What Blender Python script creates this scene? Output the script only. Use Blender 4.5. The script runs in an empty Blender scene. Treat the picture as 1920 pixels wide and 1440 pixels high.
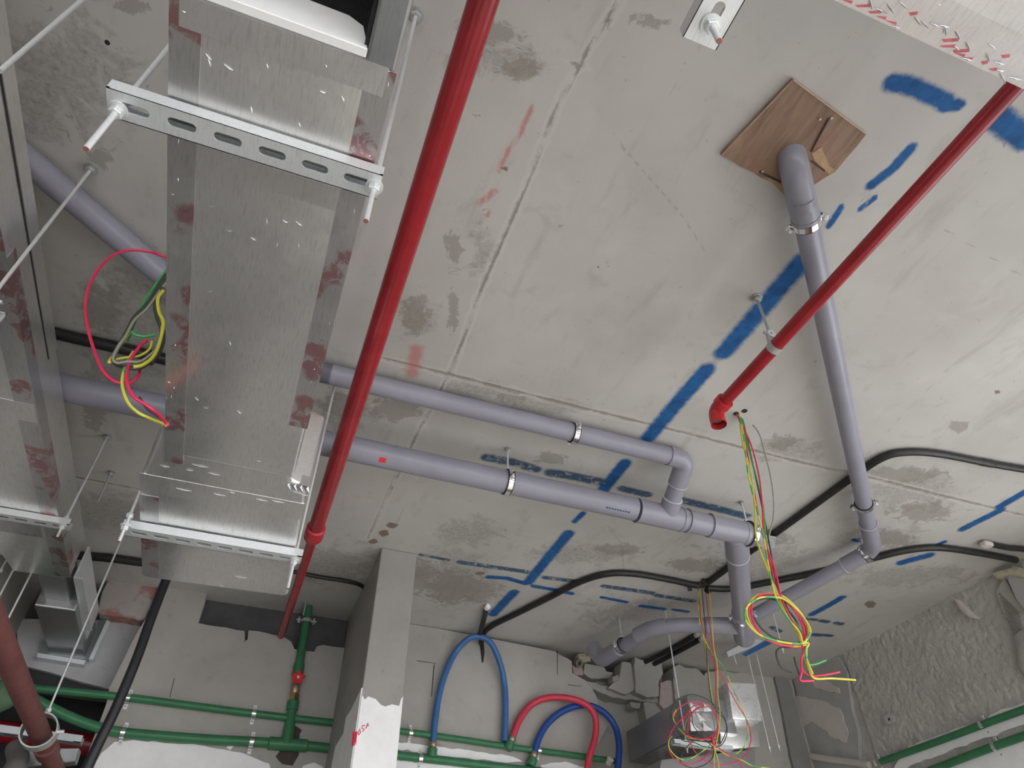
import bpy, bmesh, math, random
import numpy as np
from mathutils import Vector, Matrix, noise

random.seed(7)
rng = np.random.default_rng(5)
scn = bpy.context.scene
COL = scn.collection

# ------------------------------------------------------------------ camera
FPX = 1292.85                                     # focal length in pixels of the 1920 x 1440 frame
CAM = np.array([0.0, 0.0, 1.6])
AX = np.array([[0.93562656, -0.35298188, -0.00259379],      # rows: camera right, down, forward in room axes
               [0.23624910, 0.63163630, -0.73839146],
               [0.26227714, 0.69024588, 0.67436735]])
cam_d = bpy.data.cameras.new('camera')
cam_d.sensor_width = 36.0
cam_d.lens = 36.0 * FPX / 1920.0
cam_d.clip_start = 0.02
cam = bpy.data.objects.new('camera', cam_d)
COL.objects.link(cam)
m = Matrix.Identity(4)
for i in range(3):
    m[i][0] = AX[0, i]; m[i][1] = -AX[1, i]; m[i][2] = -AX[2, i]; m[i][3] = CAM[i]
cam.matrix_world = m
scn.camera = cam

# ------------------------------------------------------------------ daylight
world = bpy.data.worlds.new('overcast_sky'); scn.world = world
world.use_nodes = True
bg = world.node_tree.nodes['Background']
bg.inputs['Color'].default_value = (0.975, 0.985, 1.0, 1)
bg.inputs['Strength'].default_value = 2.5

sun_d = bpy.data.lights.new('sun', 'SUN'); sun_d.energy = 7.4; sun_d.angle = 0.01; sun_d.color = (1.0, 0.955, 0.88)
sun = bpy.data.objects.new('sun', sun_d); COL.objects.link(sun)        # falls through the open right facade onto the floor
sun.rotation_euler = Vector((-0.70, 0.20, -0.62)).to_track_quat('-Z', 'Y').to_euler()

scn.view_settings.view_transform = 'Standard'
scn.view_settings.look = 'None'
scn.view_settings.exposure = 0.40
scn.view_settings.gamma = 1.0
scn.view_settings.use_curve_mapping = False

# ------------------------------------------------------------------ survey: photo pixel -> point on a known room plane
HC = 3.1        # ceiling
YB = 3.45       # face of the back wall
XR = 3.14       # face of the right wall
def ray(x, y): return AX.T @ np.array([x - 960.0, y - 720.0, FPX])
def PZ(x, y, z=HC):
    r = ray(x, y); return CAM + r * (z - CAM[2]) / r[2]
def PY(x, y, Y=YB):
    r = ray(x, y); return CAM + r * Y / r[1]
def PX(x, y, X=XR):
    r = ray(x, y); return CAM + r * X / r[0]
def depth(p): return float(AX[2] @ (np.array(p) - CAM))

# ------------------------------------------------------------------ materials
MATS = {}
class NT:
    def __init__(s, name):
        s.m = bpy.data.materials.new(name); s.m.use_nodes = True
        s.t = s.m.node_tree; s.b = s.t.nodes['Principled BSDF']
        s.co = s.t.nodes.new('ShaderNodeTexCoord')
    def n(s, kind, **kw):
        nd = s.t.nodes.new('ShaderNode' + kind)
        for k, v in kw.items(): setattr(nd, k, v)
        return nd
    def l(s, a, b): s.t.links.new(a, b)
    def noise(s, scale, detail=4, rough=0.55, dist=0.0, vec=None, mapscale=None):
        nd = s.n('TexNoise'); nd.inputs['Scale'].default_value = scale
        nd.inputs['Detail'].default_value = detail; nd.inputs['Roughness'].default_value = rough
        nd.inputs['Distortion'].default_value = dist
        v = vec or s.co.outputs['Object']
        if mapscale:
            mp = s.n('Mapping'); mp.inputs['Scale'].default_value = mapscale; s.l(v, mp.inputs['Vector']); v = mp.outputs[0]
        s.l(v, nd.inputs['Vector'])
        return nd.outputs['Fac']
    def ramp(s, fac, stops, interp='LINEAR'):
        r = s.n('ValToRGB'); e = r.color_ramp.elements; r.color_ramp.interpolation = interp
        while len(e) < len(stops): e.new(0.5)
        for i, (p, c) in enumerate(stops):
            e[i].position = p
            e[i].color = (c, c, c, 1) if isinstance(c, (int, float)) else (*c, 1)
        s.l(fac, r.inputs['Fac']); return r.outputs['Color']
    def mix(s, fac, a, b, mode='MIX'):
        mx = s.n('Mix', data_type='RGBA', blend_type=mode)
        for sock, v in ((mx.inputs[0], fac), (mx.inputs[6], a), (mx.inputs[7], b)):
            if isinstance(v, (int, float)): sock.default_value = v
            elif isinstance(v, tuple): sock.default_value = (*v, 1)
            else: s.l(v, sock)
        return mx.outputs[2]
    def math(s, op, a, b=0.0, c=None, clamp=False):
        nd = s.n('Math', operation=op); nd.use_clamp = clamp
        for i, v in enumerate((a, b) if c is None else (a, b, c)):
            if isinstance(v, (int, float)): nd.inputs[i].default_value = v
            else: s.l(v, nd.inputs[i])
        return nd.outputs[0]
    def step(s, v, lo, hi):
        nd = s.n('MapRange', interpolation_type='SMOOTHSTEP')
        s.l(v, nd.inputs[0]); nd.inputs[1].default_value = lo; nd.inputs[2].default_value = hi
        return nd.outputs[0]
    def attr(s, name):
        a = s.n('Attribute', attribute_name=name); return a.outputs['Fac']
    def bump(s, h, strength=0.3, dist=0.01, prev=None):
        b = s.n('Bump'); b.inputs['Strength'].default_value = strength; b.inputs['Distance'].default_value = dist
        s.l(h, b.inputs['Height'])
        if prev: s.l(prev, b.inputs['Normal'])
        s.l(b.outputs[0], s.b.inputs['Normal']); return b.outputs[0]
    def base(s, v):
        if isinstance(v, tuple): s.b.inputs['Base Color'].default_value = (*v, 1)
        else: s.l(v, s.b.inputs['Base Color'])
    def set(s, rough=None, metal=None, spec=None, coat=None):
        if rough is not None:
            if isinstance(rough, (int, float)): s.b.inputs['Roughness'].default_value = rough
            else: s.l(rough, s.b.inputs['Roughness'])
        if metal is not None: s.b.inputs['Metallic'].default_value = metal
        if spec is not None: s.b.inputs['Specular IOR Level'].default_value = spec
        if coat is not None: s.b.inputs['Coat Weight'].default_value = coat

def plain(name, col, rough=0.5, metal=0.0, var=0.12, nscale=30, bump=0.0, bscale=80, spec=None):
    t = NT(name)
    f = t.noise(nscale, 5, 0.6)
    d = tuple(max(0, c * (1 - var)) for c in col); h = tuple(min(1, c * (1 + var)) for c in col)
    t.base(t.ramp(f, [(0.3, d), (0.7, h)])); t.set(rough, metal, spec)
    if bump: t.bump(t.noise(bscale, 5, 0.6), bump, 0.004)
    MATS[name] = t.m; return t.m

def make_materials():
    # cast concrete soffit with spray paint marks (paint shapes arrive as distance attributes)
    t = NT('concrete_ceiling')
    big = t.noise(1.6, 4, 0.6); mid = t.noise(9, 6, 0.65, 0.4); fine = t.noise(70, 3, 0.7)
    c = t.ramp(big, [(0.3, (0.47, 0.455, 0.43)), (0.52, (0.545, 0.53, 0.505)), (0.75, (0.60, 0.585, 0.56))])
    c = t.mix(t.math('MULTIPLY', t.step(mid, 0.56, 0.72), 0.35), c, (0.36, 0.345, 0.315))
    strk = t.noise(14, 6, 0.6, 0.2, mapscale=(1.0, 0.22, 1.0))
    c = t.mix(t.math('MULTIPLY', t.step(strk, 0.56, 0.74), 0.35), c, (0.34, 0.325, 0.30))
    pits = t.noise(46, 3, 0.55, 0.6)
    pv = t.math('MULTIPLY_ADD', t.attr('rough_field'), 0.085, pits)
    c = t.mix(t.math('MULTIPLY', t.step(pv, 0.705, 0.76), 0.55), c, (0.24, 0.225, 0.20))
    sm = t.noise(5.5, 5, 0.6, 0.3)
    c = t.mix(t.math('MULTIPLY', t.step(sm, 0.57, 0.70), 0.22), c, (0.66, 0.64, 0.61))
    # rougher bare cement fields
    rf = t.math('ADD', t.attr('rough_field'), t.math('MULTIPLY', t.math('SUBTRACT', t.noise(11, 8, 0.7, 0.8), 0.5), 2.4))
    rfm = t.step(rf, 0.45, 0.8)
    c = t.mix(t.math('MULTIPLY', rfm, 0.6), c, t.ramp(fine, [(0.35, (0.25, 0.235, 0.21)), (0.62, (0.44, 0.42, 0.39))]))
    # stains
    st = t.math('ADD', t.attr('stain'), t.math('MULTIPLY', t.math('SUBTRACT', t.noise(22, 6, 0.75, 0.8), 0.5), 2.6))
    stm = t.step(st, 0.42, 0.62)
    c = t.mix(t.math('MULTIPLY', stm, 0.55), c, (0.25, 0.225, 0.19))
    bst = t.math('ADD', t.attr('brown'), t.math('MULTIPLY', t.math('SUBTRACT', t.noise(40, 5, 0.6), 0.5), 0.9))
    c = t.mix(t.math('MULTIPLY', t.step(bst, 0.4, 0.55), 0.85), c, (0.20, 0.135, 0.10))
    # formwork seams
    sd = t.math('ADD', t.attr('seam'), t.math('MULTIPLY', t.math('SUBTRACT', t.noise(26, 8, 0.75, 0.6), 0.5), 3.4))
    seam = t.math('SUBTRACT', 1.0, t.step(sd, 0.35, 1.25))
    c = t.mix(t.math('MULTIPLY', seam, 0.62), c, (0.19, 0.18, 0.16))
    sd2 = t.math('ADD', t.attr('seam'), t.math('MULTIPLY', t.math('SUBTRACT', t.noise(17, 6, 0.7), 0.5), 5.0))
    lite = t.math('MULTIPLY', t.step(sd2, 0.9, 1.6), t.math('SUBTRACT', 1.0, t.step(sd2, 2.0, 3.0)))
    c = t.mix(t.math('MULTIPLY', lite, 0.45), c, (0.64, 0.61, 0.57))
    scd = t.math('ADD', t.attr('scratch'), t.math('MULTIPLY', t.math('SUBTRACT', t.noise(60, 4, 0.7), 0.5), 2.0))
    c = t.mix(t.math('MULTIPLY', t.math('SUBTRACT', 1.0, t.step(scd, 0.3, 1.5)), 0.42), c, (0.26, 0.245, 0.22))
    # red marks
    rd = t.math('ADD', t.attr('red'), t.math('MULTIPLY', t.math('SUBTRACT', t.noise(30, 6, 0.7), 0.5), 1.6))
    rm = t.math('SUBTRACT', 1.0, t.step(rd, 0.2, 1.25))
    c = t.mix(t.math('MULTIPLY', rm, 0.6), c, (0.50, 0.115, 0.10))
    # blue spray
    bd = t.math('ADD', t.attr('blue'), t.math('MULTIPLY', t.math('SUBTRACT', t.noise(48, 5, 0.75), 0.5), 0.7))
    bm = t.math('SUBTRACT', 1.0, t.step(bd, 0.70, 1.50))
    worn = t.step(t.math('ADD', t.noise(26, 5, 0.7, 0.9), t.attr('scrape')), 0.64, 0.80)
    bm = t.math('MULTIPLY', bm, t.math('SUBTRACT', 1.0, t.math('MULTIPLY', worn, 0.75)))
    blu = t.ramp(t.noise(24, 4), [(0.35, (0.014, 0.085, 0.245)), (0.65, (0.022, 0.135, 0.36))])
    blu = t.mix(t.attr('dull'), blu, (0.075, 0.115, 0.155))
    c = t.mix(bm, c, blu)
    t.base(c); t.set(0.75, 0, 0.3)
    hgt = t.math('MULTIPLY_ADD', t.noise(70, 3, 0.7), 0.10, t.math('MULTIPLY', t.noise(9, 3, 0.6), 0.30))
    hgt = t.math('MULTIPLY_ADD', t.step(t.attr('seam'), 0.0, 1.3), 0.30, hgt)
    t.bump(hgt, 0.35, 0.010)
    MATS['concrete_ceiling'] = t.m

    def wallish(name, dk, md, lt, rough=0.85, bump=0.3, bs=90, red=False):
        t = NT(name)
        a = t.noise(2.2, 6, 0.6); bnoise = t.noise(13, 8, 0.65, 0.3); f = t.noise(bs, 6, 0.7)
        c = t.ramp(a, [(0.3, dk), (0.5, md), (0.72, lt)])
        c = t.mix(t.math('MULTIPLY', t.step(bnoise, 0.55, 0.75), 0.35), c, tuple(x * 0.62 for x in dk))
        c = t.mix(t.math('MULTIPLY', t.step(t.noise(7, 7, 0.7), 0.6, 0.75), 0.3), c, tuple(min(1, x * 1.25) for x in lt))
        if red:
            c = t.mix(t.math('MULTIPLY', t.step(t.noise(9, 3, 0.5), 0.5, 0.6), 0.75), c, (0.36, 0.10, 0.10))
        t.base(c); t.set(rough, 0, 0.25)
        t.bump(t.math('MULTIPLY_ADD', t.noise(bs, 3, 0.7), 0.4, t.noise(13, 3, 0.6)), bump, 0.010)
        MATS[name] = t.m
    wallish('block_wall', (0.34, 0.325, 0.30), (0.40, 0.385, 0.36), (0.46, 0.445, 0.42))
    wallish('block_red', (0.33, 0.31, 0.285), (0.40, 0.37, 0.345), (0.45, 0.42, 0.40), red=True)
    wallish('block_pink', (0.37, 0.30, 0.28), (0.43, 0.35, 0.33), (0.46, 0.40, 0.38))
    wallish('plaster_rough', (0.41, 0.40, 0.37), (0.49, 0.475, 0.445), (0.55, 0.535, 0.50), 0.9, 1.0, 75)
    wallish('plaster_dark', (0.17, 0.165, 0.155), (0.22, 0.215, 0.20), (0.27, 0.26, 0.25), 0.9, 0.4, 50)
    wallish('plaster_smooth', (0.33, 0.33, 0.325), (0.40, 0.395, 0.385), (0.45, 0.44, 0.42), 0.8, 0.2, 60)
    wallish('plaster_chip', (0.50, 0.47, 0.44), (0.58, 0.54, 0.50), (0.62, 0.58, 0.54), 0.85, 0.5, 120)
    wallish('column_concrete', (0.29, 0.28, 0.26), (0.34, 0.33, 0.31), (0.39, 0.38, 0.36), 0.7, 0.2, 60)
    wallish('cement_board', (0.36, 0.36, 0.37), (0.43, 0.43, 0.44), (0.48, 0.48, 0.49), 0.8, 0.4, 160)
    wallish('floor_screed', (0.30, 0.295, 0.28), (0.36, 0.35, 0.335), (0.42, 0.41, 0.39), 0.8, 0.2, 40)
    wallish('rubble', (0.30, 0.29, 0.27), (0.38, 0.365, 0.34), (0.45, 0.43, 0.40), 0.95, 0.6, 120)
    plain('white_skim', (0.90, 0.895, 0.905), 0.7, 0, 0.05, 12, 0.15, 90)
    plain('dark_void', (0.05, 0.05, 0.05), 0.9)

    def foil(name, col, r0, r1, bump, tape=False, red=0.0, metal=0.92):
        t = NT(name)
        a = t.noise(4, 6, 0.6); sp = t.noise(260, 3, 0.6); wr = t.noise(16, 7, 0.7, 1.2)
        c = t.ramp(a, [(0.3, tuple(x * 0.86 for x in col)), (0.7, col)])
        c = t.mix(t.math('MULTIPLY', t.step(sp, 0.60, 0.72), 0.3), c, tuple(x * 0.55 for x in col))
        fib = t.noise(340, 2, 0.6, 0.0, mapscale=(1.0, 0.10, 1.0))
        c = t.mix(t.math('MULTIPLY', t.step(fib, 0.48, 0.74), 0.35), c, tuple(x * 0.55 for x in col))
        c = t.mix(t.math('MULTIPLY', t.step(t.noise(75, 2, 0.5, 0.8), 0.755, 0.775), 0.8), c, (0.95, 0.95, 0.96))
        if red:
            pm = t.math('MULTIPLY', t.step(t.noise(11, 1, 0.3), 0.52, 0.58), t.step(t.noise(34, 4, 0.65, 0.6), 0.40, 0.52))
            c = t.mix(t.math('MULTIPLY', pm, red), c, (0.42, 0.07, 0.085))
        t.base(c); t.set(t.ramp(wr, [(0.3, r0), (0.7, r1)]), metal, 0.5)
        t.bump(t.math('MULTIPLY_ADD', t.noise(150, 1, 0.5), 0.10, t.noise(7, 3, 0.6, 0.6)), 0.5 * bump, 0.004)
        MATS[name] = t.m
    foil('foil_duct', (0.92, 0.91, 0.90), 0.27, 0.38, 0.5)
    foil('foil_bright', (0.60, 0.60, 0.61), 0.24, 0.38, 1.2, metal=0.9)
    foil('foil_tape', (0.70, 0.69, 0.69), 0.26, 0.40, 0.7, True, 0.6)
    foil('foil_tape_red', (0.50, 0.48, 0.48), 0.24, 0.38, 0.9, True, 0.0)
    foil('foil_shiny', (0.90, 0.90, 0.91), 0.22, 0.36, 1.2, metal=0.6)
    foil('foil_dark', (0.42, 0.42, 0.425), 0.42, 0.55, 0.8)
    foil('galvanised', (0.76, 0.79, 0.81), 0.32, 0.44, 0.2, metal=0.4)
    foil('sheet_steel', (0.42, 0.44, 0.45), 0.3, 0.42, 0.25, metal=0.8)
    plain('zinc', (0.76, 0.78, 0.79), 0.36, 0.45, 0.06, 200, 0.2, 500)
    plain('zinc_old', (0.50, 0.52, 0.51), 0.5, 0.6, 0.10, 100, 0.1, 400)
    plain('chrome', (0.86, 0.87, 0.88), 0.15, 1.0, 0.04)
    plain('rod_tip', (0.33, 0.12, 0.10), 0.6)
    plain('cardboard_inside', (0.90, 0.90, 0.90), 0.7, 0, 0.03)
    plain('beyond_shade', (0.10, 0.10, 0.105), 0.85, 0, 0.25, 6, 0.4, 30)  # shade of the recess and the space beyond put into the base colour
    plain('black_lining', (0.018, 0.018, 0.02), 0.55, 0, 0.3, 40, 0.6, 60)
    plain('pvc_grey', (0.285, 0.281, 0.336), 0.33, 0, 0.07, 7, 0.05, 60, 0.45)
    plain('pvc_fitting', (0.29, 0.287, 0.34), 0.3, 0, 0.05, 9, 0.03, 60, 0.45)
    plain('pvc_line', (0.74, 0.74, 0.76), 0.5)
    plain('pvc_print', (0.06, 0.08, 0.22), 0.5)
    plain('red_paint', (0.34, 0.016, 0.024), 0.27, 0, 0.14, 16, 0.06, 60, 0.5)
    plain('red_fitting', (0.50, 0.030, 0.036), 0.25, 0, 0.12, 20, 0.12, 70, 0.5)
    plain('red_dusty', (0.17, 0.055, 0.05), 0.6, 0, 0.2, 24, 0.1)
    plain('red_dusty_grey', (0.16, 0.155, 0.145), 0.7, 0, 0.2, 24, 0.1)
    plain('green_dusty', (0.10, 0.17, 0.10), 0.7, 0, 0.2, 24, 0.1)
    plain('iron_inside', (0.22, 0.20, 0.18), 0.7, 0.2)
    plain('green_ppr', (0.045, 0.185, 0.085), 0.38, 0, 0.12, 14, 0.05, 50, 0.4)
    plain('brass', (0.62, 0.47, 0.22), 0.3, 1.0, 0.1)
    plain('brass_dull', (0.42, 0.33, 0.24), 0.45, 0.8, 0.1)
    plain('red_handle', (0.66, 0.02, 0.03), 0.3, 0, 0.08)
    plain('hose_blue', (0.045, 0.145, 0.36), 0.42, 0, 0.1, 12)
    plain('hose_blue_deep', (0.018, 0.075, 0.34), 0.4, 0, 0.1, 12)
    plain('hose_red', (0.62, 0.045, 0.085), 0.42, 0, 0.1, 12)
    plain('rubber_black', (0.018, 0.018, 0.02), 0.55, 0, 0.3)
    plain('conduit_black', (0.020, 0.019, 0.019), 0.42, 0, 0.4, 40, 0.1, 60)
    plain('cable_black', (0.013, 0.013, 0.015), 0.4, 0, 0.3)
    plain('wire_red', (0.72, 0.025, 0.10), 0.38, 0, 0.08)
    plain('wire_yellow', (0.66, 0.62, 0.06), 0.4, 0, 0.1)
    plain('wire_black', (0.05, 0.056, 0.05), 0.45, 0, 0.2)
    plain('wire_green', (0.05, 0.38, 0.10), 0.4, 0, 0.1)
    plain('wire_grey', (0.30, 0.31, 0.24), 0.45, 0, 0.1)
    t = NT('wire_earth')                       # yellow and green striped earth wire
    wv = t.n('TexWave', wave_type='BANDS', bands_direction='DIAGONAL'); wv.inputs['Scale'].default_value = 8.0
    wv.inputs['Distortion'].default_value = 2.0
    t.l(t.co.outputs['Object'], wv.inputs['Vector'])
    t.base(t.ramp(wv.outputs['Fac'], [(0.4, (0.08, 0.42, 0.10)), (0.55, (0.62, 0.62, 0.08))])); t.set(0.4)
    MATS['wire_earth'] = t.m
    t = NT('plywood')
    g = t.noise(9, 6, 0.6, 0.6, mapscale=(6.0, 0.7, 1)); k = t.noise(14, 4)
    c = t.ramp(g, [(0.3, (0.20, 0.125, 0.085)), (0.6, (0.31, 0.20, 0.14))])
    c = t.mix(t.math('MULTIPLY', t.step(k, 0.55, 0.7), 0.5), c, (0.42, 0.27, 0.15))
    c = t.mix(t.math('MULTIPLY', t.step(t.noise(8, 3), 0.58, 0.66), 0.3), c, (0.30, 0.11, 0.09))
    t.base(c); t.set(0.7); t.bump(g, 0.3, 0.003); MATS['plywood'] = t.m
    plain('plywood_edge', (0.50, 0.36, 0.24), 0.75, 0, 0.2, 60)
    plain('ply_core', (0.45, 0.30, 0.17), 0.8, 0, 0.2, 50)
    plain('timber_dark', (0.07, 0.05, 0.04), 0.8)
    plain('tape_ink', (0.52, 0.10, 0.13), 0.4, 0, 0.3, 90)
    plain('red_marker', (0.60, 0.03, 0.07), 0.6, 0, 0.3, 150)
    plain('blue_spray', (0.022, 0.11, 0.30), 0.6, 0, 0.2, 40)
    plain('mesh_wire', (0.20, 0.19, 0.17), 0.6, 0.4)
    plain('sealant', (0.50, 0.46, 0.33), 0.8, 0, 0.2, 40, 0.6, 60)
make_materials()

# ------------------------------------------------------------------ mesh helpers: each returns (verts, faces) in room coordinates
ORG = {}
def obj(name, vf, mat, parent=None, smooth=False, origin=None, auto=None):
    v, f = vf
    v = np.asarray(v, float)
    if parent is not None: o0 = ORG[parent]
    elif origin is not None: o0 = np.asarray(origin, float)
    else: o0 = (v.min(0) + v.max(0)) / 2
    me = bpy.data.meshes.new(name)
    me.from_pydata([tuple(p) for p in (v - o0)], [], f)
    me.materials.append(MATS[mat])
    o = bpy.data.objects.new(name, me)
    COL.objects.link(o)
    if parent is not None: o.parent = parent
    else: o.location = o0
    ORG[o] = o0
    bm = bmesh.new(); bm.from_mesh(me); bmesh.ops.recalc_face_normals(bm, faces=bm.faces)
    if smooth:
        lim = math.radians(auto or 40)
        for e in bm.edges:
            if len(e.link_faces) == 2 and e.calc_face_angle(0) > lim: e.smooth = False
        for fc in bm.faces: fc.smooth = True
    bm.to_mesh(me); bm.free()
    return o
def tag(o, label=None, cat=None, group=None, kind=None):
    if label: o['label'] = label
    if cat: o['category'] = cat
    if group: o['group'] = group
    if kind: o['kind'] = kind
    return o
def thing(name, label, cat, loc, group=None, kind=None):
    o = bpy.data.objects.new(name, None); o.empty_display_size = 0.05
    COL.objects.link(o); o.location = loc; ORG[o] = np.asarray(loc, float)
    return tag(o, label, cat, group, kind)
def join(*parts):
    V, Fc = [], []
    for v, f in parts:
        k = len(V); V.extend([tuple(p) for p in v]); Fc.extend([tuple(i + k for i in q) for q in f])
    return V, Fc
def box(lo, hi, bev=0.0, seg=2):
    bm = bmesh.new(); bmesh.ops.create_cube(bm, size=1)
    lo, hi = np.array(lo, float), np.array(hi, float)
    for v in bm.verts:
        v.co = Vector(tuple((lo + hi) / 2 + np.array(v.co) * (hi - lo)))
    if bev: bmesh.ops.bevel(bm, geom=list(bm.edges), offset=bev, segments=seg, affect='EDGES', profile=0.6)
    return dump(bm)
def dump(bm):
    bm.verts.index_update()
    V = [tuple(v.co) for v in bm.verts]; Fc = [tuple(v.index for v in f.verts) for f in bm.faces]
    bm.free(); return V, Fc
def bevel_vf(vf, off, seg=2, ang=30):
    bm = bmesh.new(); vs = [bm.verts.new(p) for p in vf[0]]
    for f in vf[1]:
        try: bm.faces.new([vs[i] for i in f])
        except ValueError: pass
    bmesh.ops.recalc_face_normals(bm, faces=bm.faces)
    es = [e for e in bm.edges if len(e.link_faces) == 2 and e.calc_face_angle(0) > math.radians(ang)]
    bmesh.ops.bevel(bm, geom=es, offset=off, segments=seg, affect='EDGES', profile=0.6)
    return dump(bm)
def smooth_path(pts, k=8):
    P = [np.array(p, float) for p in pts]
    if len(P) < 3: return P
    Q = [2 * P[0] - P[1]] + P + [2 * P[-1] - P[-2]]
    out = []
    for i in range(1, len(Q) - 2):
        a, b, c, d = Q[i - 1:i + 3]
        for j in range(k):
            t = j / k
            out.append(0.5 * (2 * b + (c - a) * t + (2 * a - 5 * b + 4 * c - d) * t * t + (3 * b - a - 3 * c + d) * t ** 3))
    out.append(P[-1]); return out
def round_path(pts, rad, k=7):
    """straight runs with circular-ish bends of the given radius"""
    P = [np.array(p, float) for p in pts]; out = [P[0]]
    for i in range(1, len(P) - 1):
        a, b, c = P[i - 1:i + 2]
        u, w = a - b, c - b
        r = min(rad, np.linalg.norm(u) * 0.48, np.linalg.norm(w) * 0.48)
        u = b + u / np.linalg.norm(u) * r; w = b + w / np.linalg.norm(w) * r
        for j in range(k + 1):
            t = j / k; out.append((1 - t) ** 2 * u + 2 * t * (1 - t) * b + t * t * w)
    out.append(P[-1]); return out
def tube(path, r, n=12, caps=True):
    P = [np.array(p, float) for p in path]; m = len(P)
    R = [r] * m if isinstance(r, (int, float)) else list(r)
    T = []
    for i in range(m):
        d = P[min(i + 1, m - 1)] - P[max(i - 1, 0)]
        ln = np.linalg.norm(d); T.append(d / ln if ln > 1e-12 else (T[-1] if T else np.array([0, 0, 1.])))
    t0 = T[0]; a = np.array([0, 0, 1.]) if abs(t0[2]) < 0.9 else np.array([1., 0, 0])
    N = np.cross(t0, a); N /= np.linalg.norm(N)
    V, Fc = [], []
    for i in range(m):
        N = N - T[i] * (N @ T[i]); N /= np.linalg.norm(N); B = np.cross(T[i], N)
        for j in range(n):
            th = 2 * math.pi * j / n; V.append(P[i] + R[i] * (math.cos(th) * N + math.sin(th) * B))
    for i in range(m - 1):
        for j in range(n):
            k = (j + 1) % n; Fc.append((i * n + j, i * n + k, (i + 1) * n + k, (i + 1) * n + j))
    if caps:
        Fc.append(tuple(range(n))[::-1]); Fc.append(tuple((m - 1) * n + j for j in range(n)))
    return V, Fc
def turned(a, d, prof, n=20, caps=True):
    """turned shape: prof = [(distance along d, radius)...]"""
    a, d = np.array(a, float), np.array(d, float); d /= np.linalg.norm(d)
    h = np.array([0, 0, 1.]) if abs(d[2]) < 0.9 else np.array([1., 0, 0])
    N = np.cross(d, h); N /= np.linalg.norm(N); B = np.cross(d, N)
    V, Fc = [], []; m = len(prof)
    for s, r in prof:
        for j in range(n):
            th = 2 * math.pi * j / n; V.append(a + d * s + r * (math.cos(th) * N + math.sin(th) * B))
    for i in range(m - 1):
        for j in range(n):
            k = (j + 1) % n; Fc.append((i * n + j, i * n + k, (i + 1) * n + k, (i + 1) * n + j))
    if caps:
        Fc.append(tuple(range(n))[::-1]); Fc.append(tuple((m - 1) * n + j for j in range(n)))
    return V, Fc
def ring(c, d, r_in, r_out, w, n=28, a0=0.0, a1=2 * math.pi, up=None):
    """band around axis d, centred at c"""
    c, d = np.array(c, float), np.array(d, float); d /= np.linalg.norm(d)
    h = np.array(up if up is not None else (0, 0, 1.), float)
    N = h - d * (h @ d); N /= np.linalg.norm(N); B = np.cross(d, N)
    full = abs(a1 - a0 - 2 * math.pi) < 1e-6
    m = n if full else n + 1
    V, Fc = [], []
    for j in range(m):
        th = a0 + (a1 - a0) * j / n; e = math.cos(th) * N + math.sin(th) * B
        for r, s in ((r_in, -w / 2), (r_out, -w / 2), (r_out, w / 2), (r_in, w / 2)): V.append(c + e * r + d * s)
    for j in range(n):
        k = (j + 1) % m
        for q in range(4):
            w2 = (q + 1) % 4; Fc.append((4 * j + q, 4 * j + w2, 4 * k + w2, 4 * k + q))
    if not full: Fc += [(3, 2, 1, 0), tuple(4 * (m - 1) + q for q in range(4))]
    return V, Fc
def hexnut(c, d, r, h):
    return turned(np.array(c) - np.array(d, float) * h / 2, d, [(0, r * 0.9), (h * 0.12, r), (h * 0.88, r), (h, r * 0.9)], 6)
def prism(P2, plane, a, b):
    """polygon extruded between a and b along the plane's normal axis; P2 are the two in-plane coordinates"""
    f = {'y': lambda p, q: (p[0], q, p[1]), 'x': lambda p, q: (q, p[0], p[1]), 'z': lambda p, q: (p[0], p[1], q)}[plane]
    n = len(P2); V = [f(p, a) for p in P2] + [f(p, b) for p in P2]
    Fc = [tuple(range(n)), tuple(range(2 * n - 1, n - 1, -1))] + [(i, (i + 1) % n, (i + 1) % n + n, i + n) for i in range(n)]
    return V, Fc
def jag(P2, step, amp, closed=True, keep=()):
    out = []; n = len(P2)
    for i in range(n):
        a, b = np.array(P2[i], float), np.array(P2[(i + 1) % n], float); ln = np.linalg.norm(b - a)
        out.append(a)
        if i in keep or (not closed and i == n - 1): continue
        k = int(ln / step); nn = np.array([-(b - a)[1], (b - a)[0]]) / max(ln, 1e-9)
        for j in range(1, k):
            out.append(a + (b - a) * (j + random.uniform(-.25, .25)) / k + nn * random.uniform(-amp, amp))
    return [tuple(p) for p in out]
def px_y(pts, Y): return [(float(q[0]), float(q[2])) for q in (PY(x, y, Y) for x, y in pts)]
def px_x(pts, X): return [(float(q[1]), float(q[2])) for q in (PX(x, y, X) for x, y in pts)]

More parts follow.
